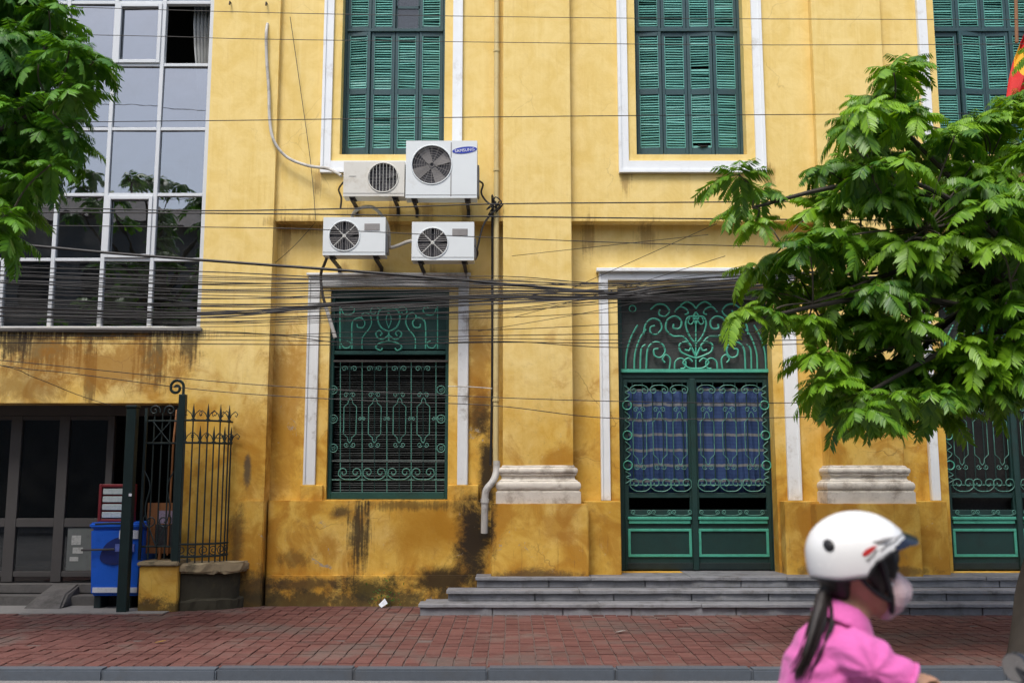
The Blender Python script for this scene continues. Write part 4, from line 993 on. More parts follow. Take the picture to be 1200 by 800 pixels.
arc = [(fpx + FR*math.sin(R(90)*k/16), YA - .03 - (ry-.06)*math.cos(R(90)*k/16)) for k in range(17)]
for z_ in (z_r1, z_r2, z_b, z_b + .14): MB().tube([(p[0], p[1], z_) for p in arc], .012, 6).build('rail', M_IRON, fen, smooth=True)
def fleur(par, x, y, zt, r_=.008, s=1.0, tall=True):
    m = MB(); m.tube([(x,y,.53),(x,y,zt)], r_*1.15, 6); m.build('bar', M_IRON, par)
    m = MB(); m.tube([(x,y,zt),(x,y,zt+.05*s),(x,y,zt+.13*s)], [.010,.016,.002], 6)
    for sg in (-1, 1):
        m.tube([(x+sg*q[0]*s, y, zt+q[1]*s) for q in ((0,0),(.02,.05),(.05,.075),(.07,.055),(.06,.03),(.048,.04))], .006, 5)
    m.tube([(x-.022,y,zt+.005),(x+.022,y,zt+.005)], .008, 6)
    m.build('finial', M_IRON, par, smooth=True)
for k in range(9):
    t = (k+.6)/9; an = R(90)*t; xx = fpx + FR*math.sin(an); yy = YA - .03 - (ry-.06)*math.cos(an)
    fleur(fen, xx, yy, z_r1 + .01 if k % 2 else z_r2 + .01, .008, 1.45)
for k in range(6):
    an = R(90)*(k+.5)/6; xx = fpx + FR*math.sin(an); yy = YA - .03 - (ry-.06)*math.cos(an); d = Vector((math.cos(an), math.sin(an)*.6, 0)).normalized()
    pts = spiral(0, .07, .012, .06, R(90), 1.6, 16)
    MB().tube([(xx + d.x*p[0], yy + d.y*p[0], z_b + p[1]) for p in pts], .006, 5).build('scroll', M_IRON, fen, smooth=True)
# gate post and the gate leaf folded back behind
gpx = X(149.5, 600, 11.5)
gp = MB().box(gpx-.055, gpx+.055, 11.45, 11.56, -.02, Z(478, 11.5)); gp.box(gpx-.065, gpx+.065, 11.44, 11.57, Z(478,11.5)+.001, Z(478,11.5)+.03)
tag(gp.build('gate_post', M_GATEPOST, bevel=.006), 'dark green square gate post in front of the blue cooler', 'post')
gate = thing('iron_gate', 'dark scrolled iron gate leaf between the green post and the fence post', 'gate', (X(185,650,11.68), 11.68, .56))
ga, gb, gy = X(166,600,11.68), X(204,600,11.68), 11.68
for xx in (ga, gb): MB().box(xx-.015, xx+.015, gy-.015, gy+.015, .56, Z(478,gy)).build('stile', M_IRON, gate)
for v in (493, 519, 640): MB().tube([(ga, gy, Z(v,gy)), (gb, gy, Z(v,gy))], .011, 6).build('rail', M_IRON, gate)
for k in range(1, 4):
    xx = ga + (gb-ga)*k/4; MB().tube([(xx, gy+.01, .57), (xx, gy+.01, Z(483,gy))], .009, 6).build('bar', M_IRON, gate)
gz = lambda v: Z(v, gy)
for sg in (1, -1):
    c_ = (ga+gb)/2
    MB().tube([(c_ - sg*.1, gy-.012, gz(518)), (c_ + sg*.1, gy-.012, gz(494))], .007, 5).build('cross_bar', M_IRON, gate)
    MB().tube([(p[0], gy-.01, p[1]) for p in spiral(c_+sg*.09, gz(484)+.03, .01, .07, R(90), sg*1.3, 16)], .008, 5).build('scroll', M_IRON, gate, smooth=True)
    MB().tube([(p[0], gy-.012, p[1]) for p in spiral(c_+sg*.08, gz(610), .012, .09, R(-90), sg*1.4, 16)], .008, 5).build('scroll', M_IRON, gate, smooth=True)
    MB().tube([(p.x, gy-.014, p.z) for p in spline([(c_, 0, gz(640)), (c_+sg*.14, 0, gz(600)), (c_+sg*.10, 0, gz(570)), (c_+sg*.17, 0, gz(552))], 5)], .008, 5).build('scroll', M_IRON, gate, smooth=True)
MB().tube([P(112,614,11.5), P(130,613,11.48), gp and Vector((gpx-.05, 11.49, Z(613,11.5)))], .012, 6).build('latch_rod', M_IRON, gate)
# board sign leaning behind the gate
bs = thing('notice_board', 'brown notice board with printed sheets leaning behind the iron gate', 'sign', (X(190,660,11.85), 11.85, .56))
M_BRD = plain('brown_board', (.24,.095,.03), .6, .2, 6, .1, 50, .4, (.07,.03,.015), 5, .5)
def leanbox(u0,u1,v0,v1,y,d,nm,mat): MB().box(X(u0,615,y), X(u1,615,y), y, y+d, Z(v1,y), Z(v0,y)).build(nm, mat, bs, bevel=.002)
leanbox(172,212,589,648,11.84,.02,'board',M_BRD)
leanbox(184,209,598,613,11.836,.003,'print_sheet',plain('lilac_print',(.30,.24,.33),.6,.5,60,0,dirt=.4,dscale=40,dlow=.45))
leanbox(182,210,614,640,11.836,.003,'print_sheet',plain('black_print',(.03,.03,.035),.6,.6,50,0,dirt=.5,dirtcol=(.3,.3,.3),dscale=45,dlow=.58))
MB().tube([P(196,650,11.82), P(203,520,11.86), P(207,480,11.95)], .012, 6).build('stick', M_BRD, bs)
MB().tube([P(186,660,11.82), P(188,640,11.83)], .02, 6).build('leg', M_BRD, bs)
MB().tube([P(204,660,11.82), P(204,640,11.83)], .02, 6).build('leg', M_BRD, bs)

# ---- blue cooler box with the red price rack on top
yc0 = 11.72
M_BLUE = plain('blue_plastic', (.012,.11,.58), .35, .15, 5, .05, 40, .35, (.01,.04,.16), 4, .5)
ck = thing('cooler_box', 'bright blue plastic cooler box standing behind the green gate post', 'cooler', (X(134,700,yc0+.25), yc0+.25, .0))
ca, cb_ = X(104,655,yc0), X(166,655,yc0); cz0, cz1 = Z(698,yc0), Z(612,yc0); cm = (cz0+cz1)/2 + .05
mb = MB(); mb.add([(ca+.03,yc0+.02,cz0),(cb_-.02,yc0+.02,cz0),(cb_-.02,yc0+.5,cz0),(ca+.03,yc0+.5,cz0),(ca,yc0,cz1-.07),(cb_,yc0,cz1-.07),(cb_,yc0+.52,cz1-.07),(ca,yc0+.52,cz1-.07)],
    [(0,3,2,1),(4,5,6,7),(0,1,5,4),(1,2,6,5),(2,3,7,6),(3,0,4,7)])
mb.build('body', M_BLUE, ck, bevel=.025, seg=3, smooth=True)
MB().box(ca-.012, cb_+.012, yc0-.015, yc0+.535, cz1-.068, cz1).build('lid', M_BLUE, ck, bevel=.02, seg=3, smooth=True)
for i_ in range(2): MB().box(ca+.05+i_*.35, ca+.13+i_*.35, yc0+.08, yc0+.42, -.01 if i_ else -.01, cz0+.02).build('foot', M_IRON, ck, bevel=.008)
wv = [(ca+.13,0,Z(655,yc0)),(ca+.17,0,Z(640,yc0)),(ca+.26,0,Z(632,yc0)),(ca+.36,0,Z(629,yc0)),(ca+.46,0,Z(631,yc0)),(ca+.50,0,Z(642,yc0)),(ca+.48,0,Z(655,yc0)),(ca+.36,0,Z(660,yc0)),(ca+.24,0,Z(661,yc0))]
MB().prism([(p.x, p.z) for p in spline(wv, 4, True)], yc0-.006, yc0+.02).build('handle_recess', plain('deep_blue_print', (.008,.02,.12), .45, .2, 8, 0), ck)
MB().box(ca+.34, ca+.56, yc0-.012, yc0+.02, Z(631,yc0), Z(621,yc0)).build('sticker', M_LBL, ck)
MB().box(ca+.30, ca+.52, yc0-.009, yc0+.02, Z(646,yc0), Z(637,yc0)).build('sticker', plain('blue_white_sticker', (.10,.14,.42), .5, .5, 40, 0, dirt=.6, dirtcol=(.5,.5,.6), dscale=45, dlow=.52), ck)
MB().box(ca+.06, cb_-.04, yc0+.003, yc0+.02, Z(694,yc0), Z(688,yc0)).build('stripe', M_LBL, ck)
MB().tube([(ca-.08, yc0-.03, Z(644,yc0)), (ca+.3, yc0-.035, Z(643,yc0))], .012, 6).build('strap', M_ALUD, ck)
rk_ = thing('price_rack', 'small red-framed rack with four pale price strips on top of the blue cooler', 'sign', (X(136,612,yc0+.2), yc0+.2, cz1))
M_REDF = plain('dark_red_plastic', (.16,.014,.018), .45, .2, 6, .05, 40, .3)
ra, rb_ = X(115,590,yc0+.2), X(158,590,yc0+.2); rz1 = Z(567,yc0+.2); yy = yc0+.2
mb = MB(); mb.box(ra, ra+.035, yy, yy+.06, cz1, rz1); mb.box(rb_-.035, rb_, yy, yy+.06, cz1, rz1); mb.box(ra+.035, rb_-.035, yy, yy+.06, rz1-.035, rz1); mb.box(ra+.035, rb_-.035, yy, yy+.06, cz1, cz1+.03); mb.box(ra+.035, rb_-.035, yy+.04, yy+.06, cz1+.03, rz1-.035)
mb.build('frame', M_REDF, rk_, bevel=.006)
M_TILE = plain('pale_strip_print', (.40,.45,.44), .5, .25, 40, 0, dirt=.5, dirtcol=(.1,.25,.22), dscale=35, dlow=.5)
hh = (rz1-cz1-.075)/4
for k in range(4): MB().box(ra+.045, ra+.045+(rb_-ra)*.60, yy+.01, yy+.04, cz1+.035+k*hh+.012, cz1+.035+(k+1)*hh-.012).build('strip', M_TILE, rk_, bevel=.003)
MB().box(X(151,580,11.44), X(154.5,580,11.44), 11.437, 11.4395, Z(581,11.44), Z(578,11.44)).build('tag_sticker', M_PRINTW, None)
o = bpy.data.objects['tag_sticker']; tag(o, 'tiny white sticker on the green gate post', 'sticker')

# ================================================================== FLAG at the top right corner
fl = thing('flag', 'red flag with a yellow patch hanging beside the farthest shuttered window', 'flag', P(1195, 80, 11.2))
MB().tube([P(1189.5,-120,11.3), P(1190,-30,11.25), P(1191.5,50,11.2)], .02, 8).build('pole', plain('varnished_wood', (.22,.10,.04), .5, .2, 6), fl, smooth=True)
def flag_mat():
    g = G('flag_cloth'); p = g.pos(); c = P(1197, 72, 11.2)
    q = g.n('VectorMath', {0: p, 1: (c.x, c.y, c.z)}, operation='SUBTRACT').outputs[0]
    d = g.n('VectorMath', {0: g.vmul(q, (1/.06, 0, 1/.26))}, operation='LENGTH').outputs[1]
    return g.fin(g.mix(g.mapr(g.ma('ADD', d, g.ma('MULTIPLY', g.noise(p, 7, 2), .5)), 1.28, 1.2), (.52,.012,.010), (.75,.38,.02)), .75)
n, m = 24, 16; vs = []
Lp = spline([P(1205,30,11.2), P(1192,65,11.2), P(1184,92,11.2), P(1178,116,11.2)], 8)
for j in range(m+1):
    for k in range(len(Lp)):
        p = Lp[k]; t = j/m; top = P(1205,30,11.2)
        vs.append((p.x + t*(.55 + .1*k/len(Lp)), 11.2 + .06*math.sin(t*13 + k*.15) + .03*math.sin(t*27), p.z - t*.22 + .03*math.sin(t*9)))
L = len(Lp); co = MB().add(vs, [(j*L+k, j*L+k+1, (j+1)*L+k+1, (j+1)*L+k) for j in range(m) for k in range(L-1)]).build('cloth', flag_mat(), fl, smooth=True)
co.modifiers.new('thick', 'SOLIDIFY').thickness = .003

# ================================================================== TREES
def spray_mesh(seed, mat, nleaf=10, Lbase=.40):
    rg = random.Random(seed); mb = MB()
    for k in range(nleaf):
        az = k*2.39996 + rg.uniform(-.3,.3); t0 = (k+.5)/nleaf
        el = R(38 - 56*t0 + rg.uniform(-10,10)); L = Lbase * rg.uniform(.8,1.15) * (.7 + .5*t0)
        droop = rg.uniform(.7, 1.3) ; N = 8
        pts = []; p = Vector((0,0,0)); e_ = el
        for q in range(N+1):
            pts.append(p.copy()); p = p + Vector((math.cos(az)*math.cos(e_), math.sin(az)*math.cos(e_), math.sin(e_))) * (L/N); e_ -= droop/N
        mb.tube([pts[0], pts[3], pts[6], pts[8]], [.004,.0035,.003,.002], 3)
        side0 = Vector((-math.sin(az), math.cos(az), 0)); npair = 13
        for q in range(npair):
            f = .16 + .84*q/(npair-1); i0 = min(N-1, int(f*N)); b = pts[i0].lerp(pts[i0+1], f*N-i0)
            fw = (pts[i0+1]-pts[i0]).normalized(); up = side0.cross(fw)
            if up.z < 0: up = -up
            ll = L*.27*(.62+.62*math.sin(math.pi*(.15+.75*f)))*rg.uniform(.85,1.1); wd = ll*.135
            for sg in (-1, 1):
                d = (side0*sg*.80 + fw*.42 - Vector((0,0,1))*rg.uniform(.25,.75)).normalized()
                s_ = d.cross(up).normalized(); nn = s_.cross(d).normalized()
                if nn.z < 0: nn = -nn
                tip = b + d*ll - Vector((0,0,ll*.16)); dn = nn*(-wd*.35)
                a1 = b + d*ll*.30; a2 = b + d*ll*.68 - Vector((0,0,ll*.05))
                mb.add([b, a1 + s_*wd + dn, a2 + s_*wd*.82 + dn, tip, a2 - s_*wd*.82 + dn, a1 - s_*wd + dn], [(0,1,2,3),(0,3,4,5)])
    return mb.mesh('leaf_spray', mat)
def tree(name, label, base, top, lean_pts, r0, clusters, mat, seed, size=1.0):
    rg = random.Random(seed)
    t = thing(name, label, 'tree', base)
    tp = spline([base + Vector((0,0,-.1))] + lean_pts, 10); n = len(tp)
    mb = MB(); mb.tube(tp, [r0*(1.25 - .75*min(1, k/(n*.9))) * (1.18 if k < 2 else 1) for k in range(n)], 14)
    
    for i_, p in enumerate(mb.v):                     # ridged, uneven bark and a flared foot
        c_ = tp[min(n-1, i_//14)]; a_ = math.atan2(p.y-c_.y, p.x-c_.x); f_ = 1 + .10*math.sin(a_*5+p.z*2) + .05*math.sin(a_*9-p.z*7) + .35*max(0, .35-p.z+base.z)
        mb.v[i_] = c_ + (p-c_)*f_
    mb.build('trunk', M_BARK, t, smooth=True)
    variants = [spray_mesh(seed*10+q, mat, rg.choice([10,11,12,13]), .44*size) for q in range(7)]
    # limbs to cluster groups
    cents = [c for c, _ in clusters]
    groups = []
    for c in cents:
        for gset in groups:
            if (gset[0]-c).length < .75: gset.append(c); break
        else: groups.append([c])
    root = tp[-1]
    tw = MB()
    for gs in groups:
        m_ = sum(gs, Vector())/len(gs); h = m_ - root
        st = tp[min(n-1, int(n*rg.uniform(.7,1)))]
        mid = st.lerp(m_, .5) + Vector((rg.uniform(-.15,.15), rg.uniform(-.15,.15), .12*h.length*rg.uniform(.2,1)))
        lp = spline([st, mid, m_ - Vector((0,0,.1))], 6)
        MB().tube(lp, [r0*.19*(1-.85*k/len(lp)) + .005 for k in range(len(lp))], 7).build('branch', M_BARK, t, smooth=True)
        for c in gs: tw.tube(spline([m_ - Vector((0,0,.1)), m_.lerp(c,.5)+Vector((rg.uniform(-.06,.06), rg.uniform(-.06,.06), -.03)), c], 3), .008, 5)
    crown = tw.build('crown', M_TWIG, t)
    for c, s_ in clusters:
        M = Matrix.Translation(c) @ Matrix.Rotation(rg.uniform(0, 6.28), 4, 'Z') @ Matrix.Rotation(R(rg.uniform(-22,22)), 4, 'X') @ Matrix.Rotation(R(rg.uniform(-22,22)), 4, 'Y') @ Matrix.Scale(s_, 4)
        put(rg.choice(variants), 'leaf_spray', crown, M)
    return t
rt = random.Random(33)
RC = [(1045,92),(1038,118),(1018,130),(1062,138),(1000,158),(1040,165),(868,212),(892,232),(862,255),(884,268),(962,205),(990,192),(1020,205),(1056,200),(958,250),(990,240),(1036,238),(1065,245),
 (888,322),(915,306),(945,296),(985,285),(1022,285),(1060,290),(900,350),(868,372),(940,338),(985,340),(1030,345),(1062,352),(905,375),(950,385),(990,385),(1030,392),(1066,385),(960,425),(1000,432),(1042,432),(1080,460),(968,455),(1005,468),(1045,470),(1010,490),(1085,478),
 (1118,170),(1150,150),(1182,135),(1130,205),(1168,195),(1198,175),(1105,250),(1150,250),(1190,250),(1122,295),(1165,292),(1198,300),(1105,330),(1150,330),(1190,335),(1128,408),(1160,425),(1192,415),(1138,438),(1185,445),(1100,290),(1080,320)]
RC += [(1112,340),(1140,360),(1180,365),(1110,225),(1145,225),(1185,225),(1120,430),(1150,455),(1195,450),(1100,470),(975,470),(1030,495),(1070,440)]
RC += [(u, v) for u in range(1225, 1480, 38) for v in range(60, 430, 42)]
cl = []
for u, v in RC:
    for q in range(1 + (925 < u < 1205 and rt.random() < .7) + (980 < u < 1205)):
        Yq = 8.45 + rt.uniform(-.75, .45) + (.3 if q == 1 else .75 if q else 0); jit = 14 if q else 3
        cl.append((P(u + rt.uniform(-jit,jit), v - 8 + rt.uniform(-jit,jit), Yq), rt.uniform(.52,.86)))
tb = Vector((X(1217,775,8.55), 8.55, 0))
tree('street_tree', 'leafy street tree at the kerb, its crown covering the pilaster and the second door', tb, None,
     [tb + Vector((.09,0,.5)), tb + Vector((.24,.0,1.2)), tb + Vector((.36,-.02,2.0)), tb + Vector((.34,-.05,2.9)), tb + Vector((.22,-.05,3.6))], .18, cl, M_LEAF, 5)
LC = [(60,12),(20,25),(85,40),(45,60),(100,72),(5,70),(125,92),(70,95),(30,105),(105,120),(55,135),(5,140),(90,150),(35,165),(108,178),(70,180),(10,190),(50,205),(85,200),(20,225),(58,225),(5,255),(32,255),(15,280)]
LC += [(u, v) for u in range(-260, -10, 42) for v in range(-40, 300, 45)]
cl = []
for u, v in LC:
    for q in range(3 if u > -30 else 1):
        jit = 12 if q else 3; cl.append((P(u - 24 + rt.uniform(-jit,jit), v - 18 + rt.uniform(-jit,jit), 8.6 + rt.uniform(-.7,.5)), rt.uniform(.55,.85)))
tb2 = Vector((X(-190,770,8.6), 8.6, 0))
tree('street_tree', 'dark leafy tree overhanging the glass front of the annex', tb2, None,
     [tb2 + Vector((.0,0,.6)), tb2 + Vector((-.05,.0,1.6)), tb2 + Vector((.02,-.02,2.6)), tb2 + Vector((.05,-.05,3.8)), tb2 + Vector((.1,0,4.6))], .19, cl, M_LEAFL, 9)

# ================================================================== SMALL THINGS ON THE GROUND
q = P(449,702,11.95); tag(MB().add([(q.x-.05,11.93,.03),(q.x-.01,11.88,.0),(q.x+.05,11.94,.04),(q.x+.01,11.99,.09),(q.x-.045,11.935,.035),(q.x-.005,11.885,.006),(q.x+.053,11.945,.045),(q.x+.013,11.994,.094)], [(0,1,2,3),(7,6,5,4),(0,4,5,1),(1,5,6,2),(2,6,7,3),(3,7,4,0)]).build('paper_scrap', M_LBL), 'crumpled white paper scrap at the foot of the stained wall', 'paper')
M_YL = plain('yellow_leaf', (.55,.38,.03), .6, .2, 20, 0)
for i_, (u, v, lab) in enumerate(((188,753,'fallen yellow leaf on the pavement below the low wall'), (727,741,'fallen pale leaf on the pavement in front of the door steps'))):
    Yq = 1.48/ (-(math.sin(TILT)+(400-v)/F*math.cos(TILT))/(math.cos(TILT)-(400-v)/F*math.sin(TILT))); q = P(u, v, Yq); q.z = .006
    tag(MB().add([q+Vector((-.05,0,0)), q+Vector((-.01,-.03,.012)), q+Vector((.05,0,.02)), q+Vector((0,.03,.01)), q+Vector((-.05,0,-.003)), q+Vector((-.01,-.03,.009)), q+Vector((.05,0,.017)), q+Vector((0,.03,.007))], [(0,1,2,3),(7,6,5,4),(0,4,5,1),(1,5,6,2),(2,6,7,3),(3,7,4,0)]).build('fallen_leaf', M_YL if i_ == 0 else M_POSTER), lab, 'leaf')
wd = thing('weed', 'small green weed growing at the foot of the stained wall', 'plant', (X(452,690,12.0), 12.02, 0))
rw = random.Random(5); mb = MB()
for k in range(60):
    c = Vector((X(452,690,12.02) + rw.gauss(0,.09), 12.06 - abs(rw.gauss(0,.03)), abs(rw.gauss(.10,.09)))); d = Vector((rw.uniform(-1,1), rw.uniform(-1,.1), rw.uniform(-.2,1))).normalized()*rw.uniform(.02,.045); s_ = d.orthogonal().normalized()*.008
    mb.add([c, c+d*.5+s_, c+d, c+d*.5-s_], [(0,1,2,3)])
mb.build('leaves', M_LEAFL, wd)
mb = MB()
for k in range(8): x_ = X(452,690,12.02)+rw.gauss(0,.06); mb.tube([(x_,12.06,-.01),(x_+rw.uniform(-.04,.04),12.03,rw.uniform(.08,.2))], .003, 4)
mb.build('stem', M_TWIG, wd)

# ================================================================== OPPOSITE SIDE OF THE STREET (seen mirrored in the glass)
M_OPP = plain('grey_render', (.10,.10,.095), .85, .2, 1.5, .1, 20, .4)
M_TILES = plain('dark_roof_tiles', (.06,.05,.048), .8, .3, 3, .3, 20, .4)
for i_, (x0, x1, h_, rf, lab) in enumerate(((-34,-7.2,9.8,1.7,'low grey house with a pitched roof mirrored in the glass front'), (-7.1,.5,10.9,.0,'flat-roofed grey house mirrored in the glass front'), (.6,13,9.0,1.4,'wide grey house across the street behind the viewer'))):
    h = thing('opposite_house', lab, 'building', ((x0+x1)/2, -11, 0), 'houses across the street')
    MB().box(x0, x1, -15, -8, -.1, h_).build('wall', M_OPP, h)
    if rf:
        c_ = (x0+x1)/2; MB().add([(x0-.3,-7.6,h_),(x1+.3,-7.6,h_),(x1+.3,-15.4,h_),(x0-.3,-15.4,h_),(x0-.3,-11.5,h_+rf),(x1+.3,-11.5,h_+rf)], [(0,1,5,4),(2,3,4,5),(0,4,3),(1,2,5),(0,3,2,1)]).build('roof', M_TILES, h)
    else: MB().box(x0-.15, x1+.15, -15.1, -7.8, h_+.002, h_+.35).build('roof', M_PRINTW, h)
    for zf in (3.6, 6.6):
        xx = x0+.9
        while xx < x1-1.2: MB().box(xx, xx+1.1, -8.02, -7.97, zf, zf+1.6).build('window', M_DARK, h); xx += 2.1

# ================================================================== RIDER AND SCOOTER
YP = 2.8; KP = YP / F
def Q(u, v, dy=0): p = P(u, v, YP); return Vector((p.x, YP + dy, p.z))
def QA(u, v, s_, dy): p = P(u, v, YP if u < 1000 else YP - dy*(.5 if u < 1060 else 1)); return Vector((p.x, YP + s_*dy, p.z))
def limb(mb, chain, n=14):                           # chain of (point, half width across, half thickness in profile)
    pts = [c[0] for c in chain]; vs = []; N = len(pts)
    for i, (p, wy, wp) in enumerate(chain):
        d = (pts[min(i+1,N-1)] - pts[max(i-1,0)]).normalized()
        ay = Vector((0,1,0)) - d*d.y; ay = ay.normalized() if ay.length > 1e-3 else Vector((1,0,0)); b = d.cross(ay)
        for k in range(n): t = 2*math.pi*k/n; vs.append(p + ay*math.cos(t)*wy + b*math.sin(t)*wp)
    fs = [(i*n+k, i*n+(k+1)%n, (i+1)*n+(k+1)%n, (i+1)*n+k) for i in range(N-1) for k in range(n)]
    fs += [tuple(range(n-1,-1,-1)), tuple((N-1)*n+k for k in range(n))]
    mb.add(vs, fs)
def dense(chain, k=4):
    ps = spline([c[0] for c in chain], k); out = []
    for i, p in enumerate(ps):
        t = i/k; a_ = min(len(chain)-2, int(t)); f = min(1, t-a_)
        out.append((p, chain[a_][1]*(1-f)+chain[a_+1][1]*f, chain[a_][2]*(1-f)+chain[a_+1][2]*f))
    return out
def rounded(chain, k=4):                             # with a dome at both ends
    c = dense(chain, k)
    def dome(c0, c1): d = (c0[0]-c1[0]).normalized(); r_ = min(c0[1], c0[2]); return [(c0[0]+d*r_*s, c0[1]*q, c0[2]*q) for s, q in ((.97,.25),(.8,.6),(.5,.87))]
    return dome(c[0], c[1]) + c + dome(c[-1], c[-2])[::-1]
def blobby(name, chains, voxel, mat, parent, smooth=6, flat=()):
    mb = MB()
    for i, c in enumerate(chains): limb(mb, dense(c) if i in flat else rounded(c))
    o = mb.build(name, mat, parent)
    m1 = o.modifiers.new('r', 'REMESH'); m1.mode = 'VOXEL'; m1.voxel_size = voxel
    m2 = o.modifiers.new('s', 'SMOOTH'); m2.iterations = smooth; m2.factor = .5
    me = bpy.data.meshes.new_from_object(o.evaluated_get(bpy.context.evaluated_depsgraph_get())); o.modifiers.clear(); o.data = me
    if not me.materials: me.materials.append(mat)
    for p in me.polygons: p.use_smooth = True
    return o
def skinm():
    g = G('skin'); p = g.pos(); c = g.mix(g.noise(p, 30, 4), (.42,.22,.13), (.52,.29,.18))
    g.fin(c, .55, g.bump(g.noise(p, 400, 3), .08, .001)); g.p.inputs['Subsurface Weight'].default_value = .08; g.p.inputs['Subsurface Radius'].default_value = (.01,.004,.002); return g.m
def clothm(name, col, fold=.5, s=9):
    g = G(name); p = g.pos()
    f = g.noise(g.vmul(p, (1,.6,1.6)), s, 3, .5, 1.5); wv = g.noise(p, 900, 2)
    n1 = g.n('Bump', {'Height': f, 'Strength': fold, 'Distance': .03}).outputs[0]
    n2 = g.n('Bump', {'Height': wv, 'Strength': .15, 'Distance': .001, 'Normal': n1}).outputs[0]
    return g.fin(g.mix(g.noise(p, 6, 4), sc3(col,.92), sc3(col,1.06)), .85, n2, Specular_IOR_Level=.2, Sheen_Weight=.15)
M_SKIN = skinm(); M_PINK = clothm('pink_polo_cloth', (.62,.13,.39), .45)
M_HAIR = plain('dark_hair', (.012,.008,.007), .42, .5, 60, .5, 220, 0)
M_HELM = plain('helmet_white', (.78,.79,.78), .22, .03, 4, 0, 30, .15, (.5,.5,.48), 8, .6, spec=.5)
M_RUB = plain('black_trim', (.012,.012,.014), .5, .2, 9, .05)
M_VIS = plain('smoky_visor', (.014,.017,.03), .15, .2, 9, 0, dirt=0)
M_MASK = clothm('pale_pink_mask', (.66,.50,.52), .35, 26)
M_RED = plain('red_print', (.50,.03,.03), .35, .2, 30, 0)
M_JEAN = clothm('dark_denim', (.03,.04,.08), .4)
M_SCO = plain('scooter_paint', (.03,.035,.05), .25, .1, 6, 0, dirt=.15, spec=.5)
M_CHROME = plain('chrome', (.5,.5,.5), .2, .05, 5, 0, metal=1, dirt=.1)
per = thing('person', 'person in white helmet, pink polo shirt and pale face mask riding past', 'person', (Q(950,915).x, YP, .52))
def m_(px): return px*KP
torso = [(Q(945,918), .165, .12), (Q(951,872), .135, .098), (Q(961,826), .14, .10), (Q(972,785), .155, .105), (Q(981,754), .14, .085), (Q(989,728), .075, .062), (Q(998,704), .052, .054), (Q(1004,686), .052, .056)]
head = [(Q(1000,622), .055, .07), (Q(1003,640), .072, .088), (Q(1008,662), .076, .093), (Q(1016,684), .07, .083), (Q(1028,702), .052, .056), (Q(1037,712), .03, .032)]
nose = [(Q(1046,668), .010, .010), (Q(1052,680), .013, .014)]
bodyc = [torso, head, nose]
for s_ in (-1, 1):
    arm = [(QA(983,756,s_,.13), .055, .056), (QA(990,760,s_,.165), .054, .056), (QA(1018,778,s_,.19), .046, .048), (QA(1048,804,s_,.20), .039, .042), (QA(1100,829,s_,.21), .034, .036), (QA(1140,838,s_,.215), .025, .028), (QA(1158,839,s_,.22), .038, .018)]
    leg = [(Q(950,915,s_*.08), .085, .09), (Q(1020,918,s_*.10), .078, .082), (Q(1105,925,s_*.12), .058, .062), (Q(1112,990,s_*.115), .052, .056), (Q(1098,1060,s_*.11), .034, .038), (Q(1100,1095,s_*.11), .036, .036), (Q(1145,1112,s_*.115), .042, .026), (Q(1172,1118,s_*.115), .034, .018)]
    bodyc += [arm, leg]
    for k in range(4):                               # fingers closed round the grip, thumb below
        b0 = QA(1166,836,s_,.22); b0.y = YP + s_*(.19 + .021*k)
        L = (.9, 1.0, .96, .8)[k]
        bodyc.append([(b0, .0085, .0085), (b0+Vector((.030*L,0,.0)), .0085, .0085), (b0+Vector((.040*L,0,-.024)), .008, .008), (b0+Vector((.018,0,-.040*L)), .0075, .0075)])
    b0 = QA(1158,842,s_,.22); b0.y = YP + s_*.185; bodyc.append([(b0, .011, .011), (b0+Vector((.022,-s_*.006,-.016)), .010, .010), (b0+Vector((.034,-s_*.004,-.030)), .0085, .0085)])
body = blobby('body', bodyc, .0065, M_SKIN, per, 4)
for s_ in (-1, 1):
    e = MB(); e.lathe([(.001,-.011),(.007,-.008),(.0105,0),(.007,.008),(.001,.011)], Matrix.Translation(Q(1043,664,s_*.033)), 12); e.build('eye', M_PRINTW, body, smooth=True)
    e = MB(); e.lathe([(.001,-.005),(.005,-.003),(.005,.003),(.001,.005)], Matrix.Translation(Q(1046.5,664,s_*.034)), 10); e.build('iris', M_HAIR, body, smooth=True)
def grow(c, g_): return [(p, a_+g_, b+g_) for p, a_, b in c]
shirt = grow(torso[:6], .016); shirt[-1] = (Q(987,733), .085, .072)
sh_ch = [shirt]
for s_ in (-1, 1): sh_ch.append([(QA(980,757,s_,.10), .068, .07), (QA(992,762,s_,.165), .068, .066), (QA(1016,777,s_,.188), .066, .060), (QA(1043,794,s_,.20), .064, .060)])
shirt_o = blobby('shirt', sh_ch, .007, M_PINK, per, 5, flat=(1, 2))
from mathutils import noise as mn
me = shirt_o.data; O_ = ORG[shirt_o.name]; ap = Q(985,768,-.15); ns = [v_.normal.copy() for v_ in me.vertices]
for v_, nv in zip(me.vertices, ns):                   # cloth folds: creases fanning from the armpit, loose drape on the back
    w_ = v_.co + O_; d_ = w_ - ap; an = math.atan2(d_.z, d_.x); rr_ = d_.length
    cr = math.sin(an*9 + 5*mn.noise(w_*7)) * math.exp(-((rr_-.10)/.09)**2) * .0035
    dr_ = (1 - abs(mn.noise(Vector((w_.x*9, w_.y*5, w_.z*14 + w_.x*8))))*2) * .004
    v_.co = v_.co + nv*(cr + dr_ - .003)
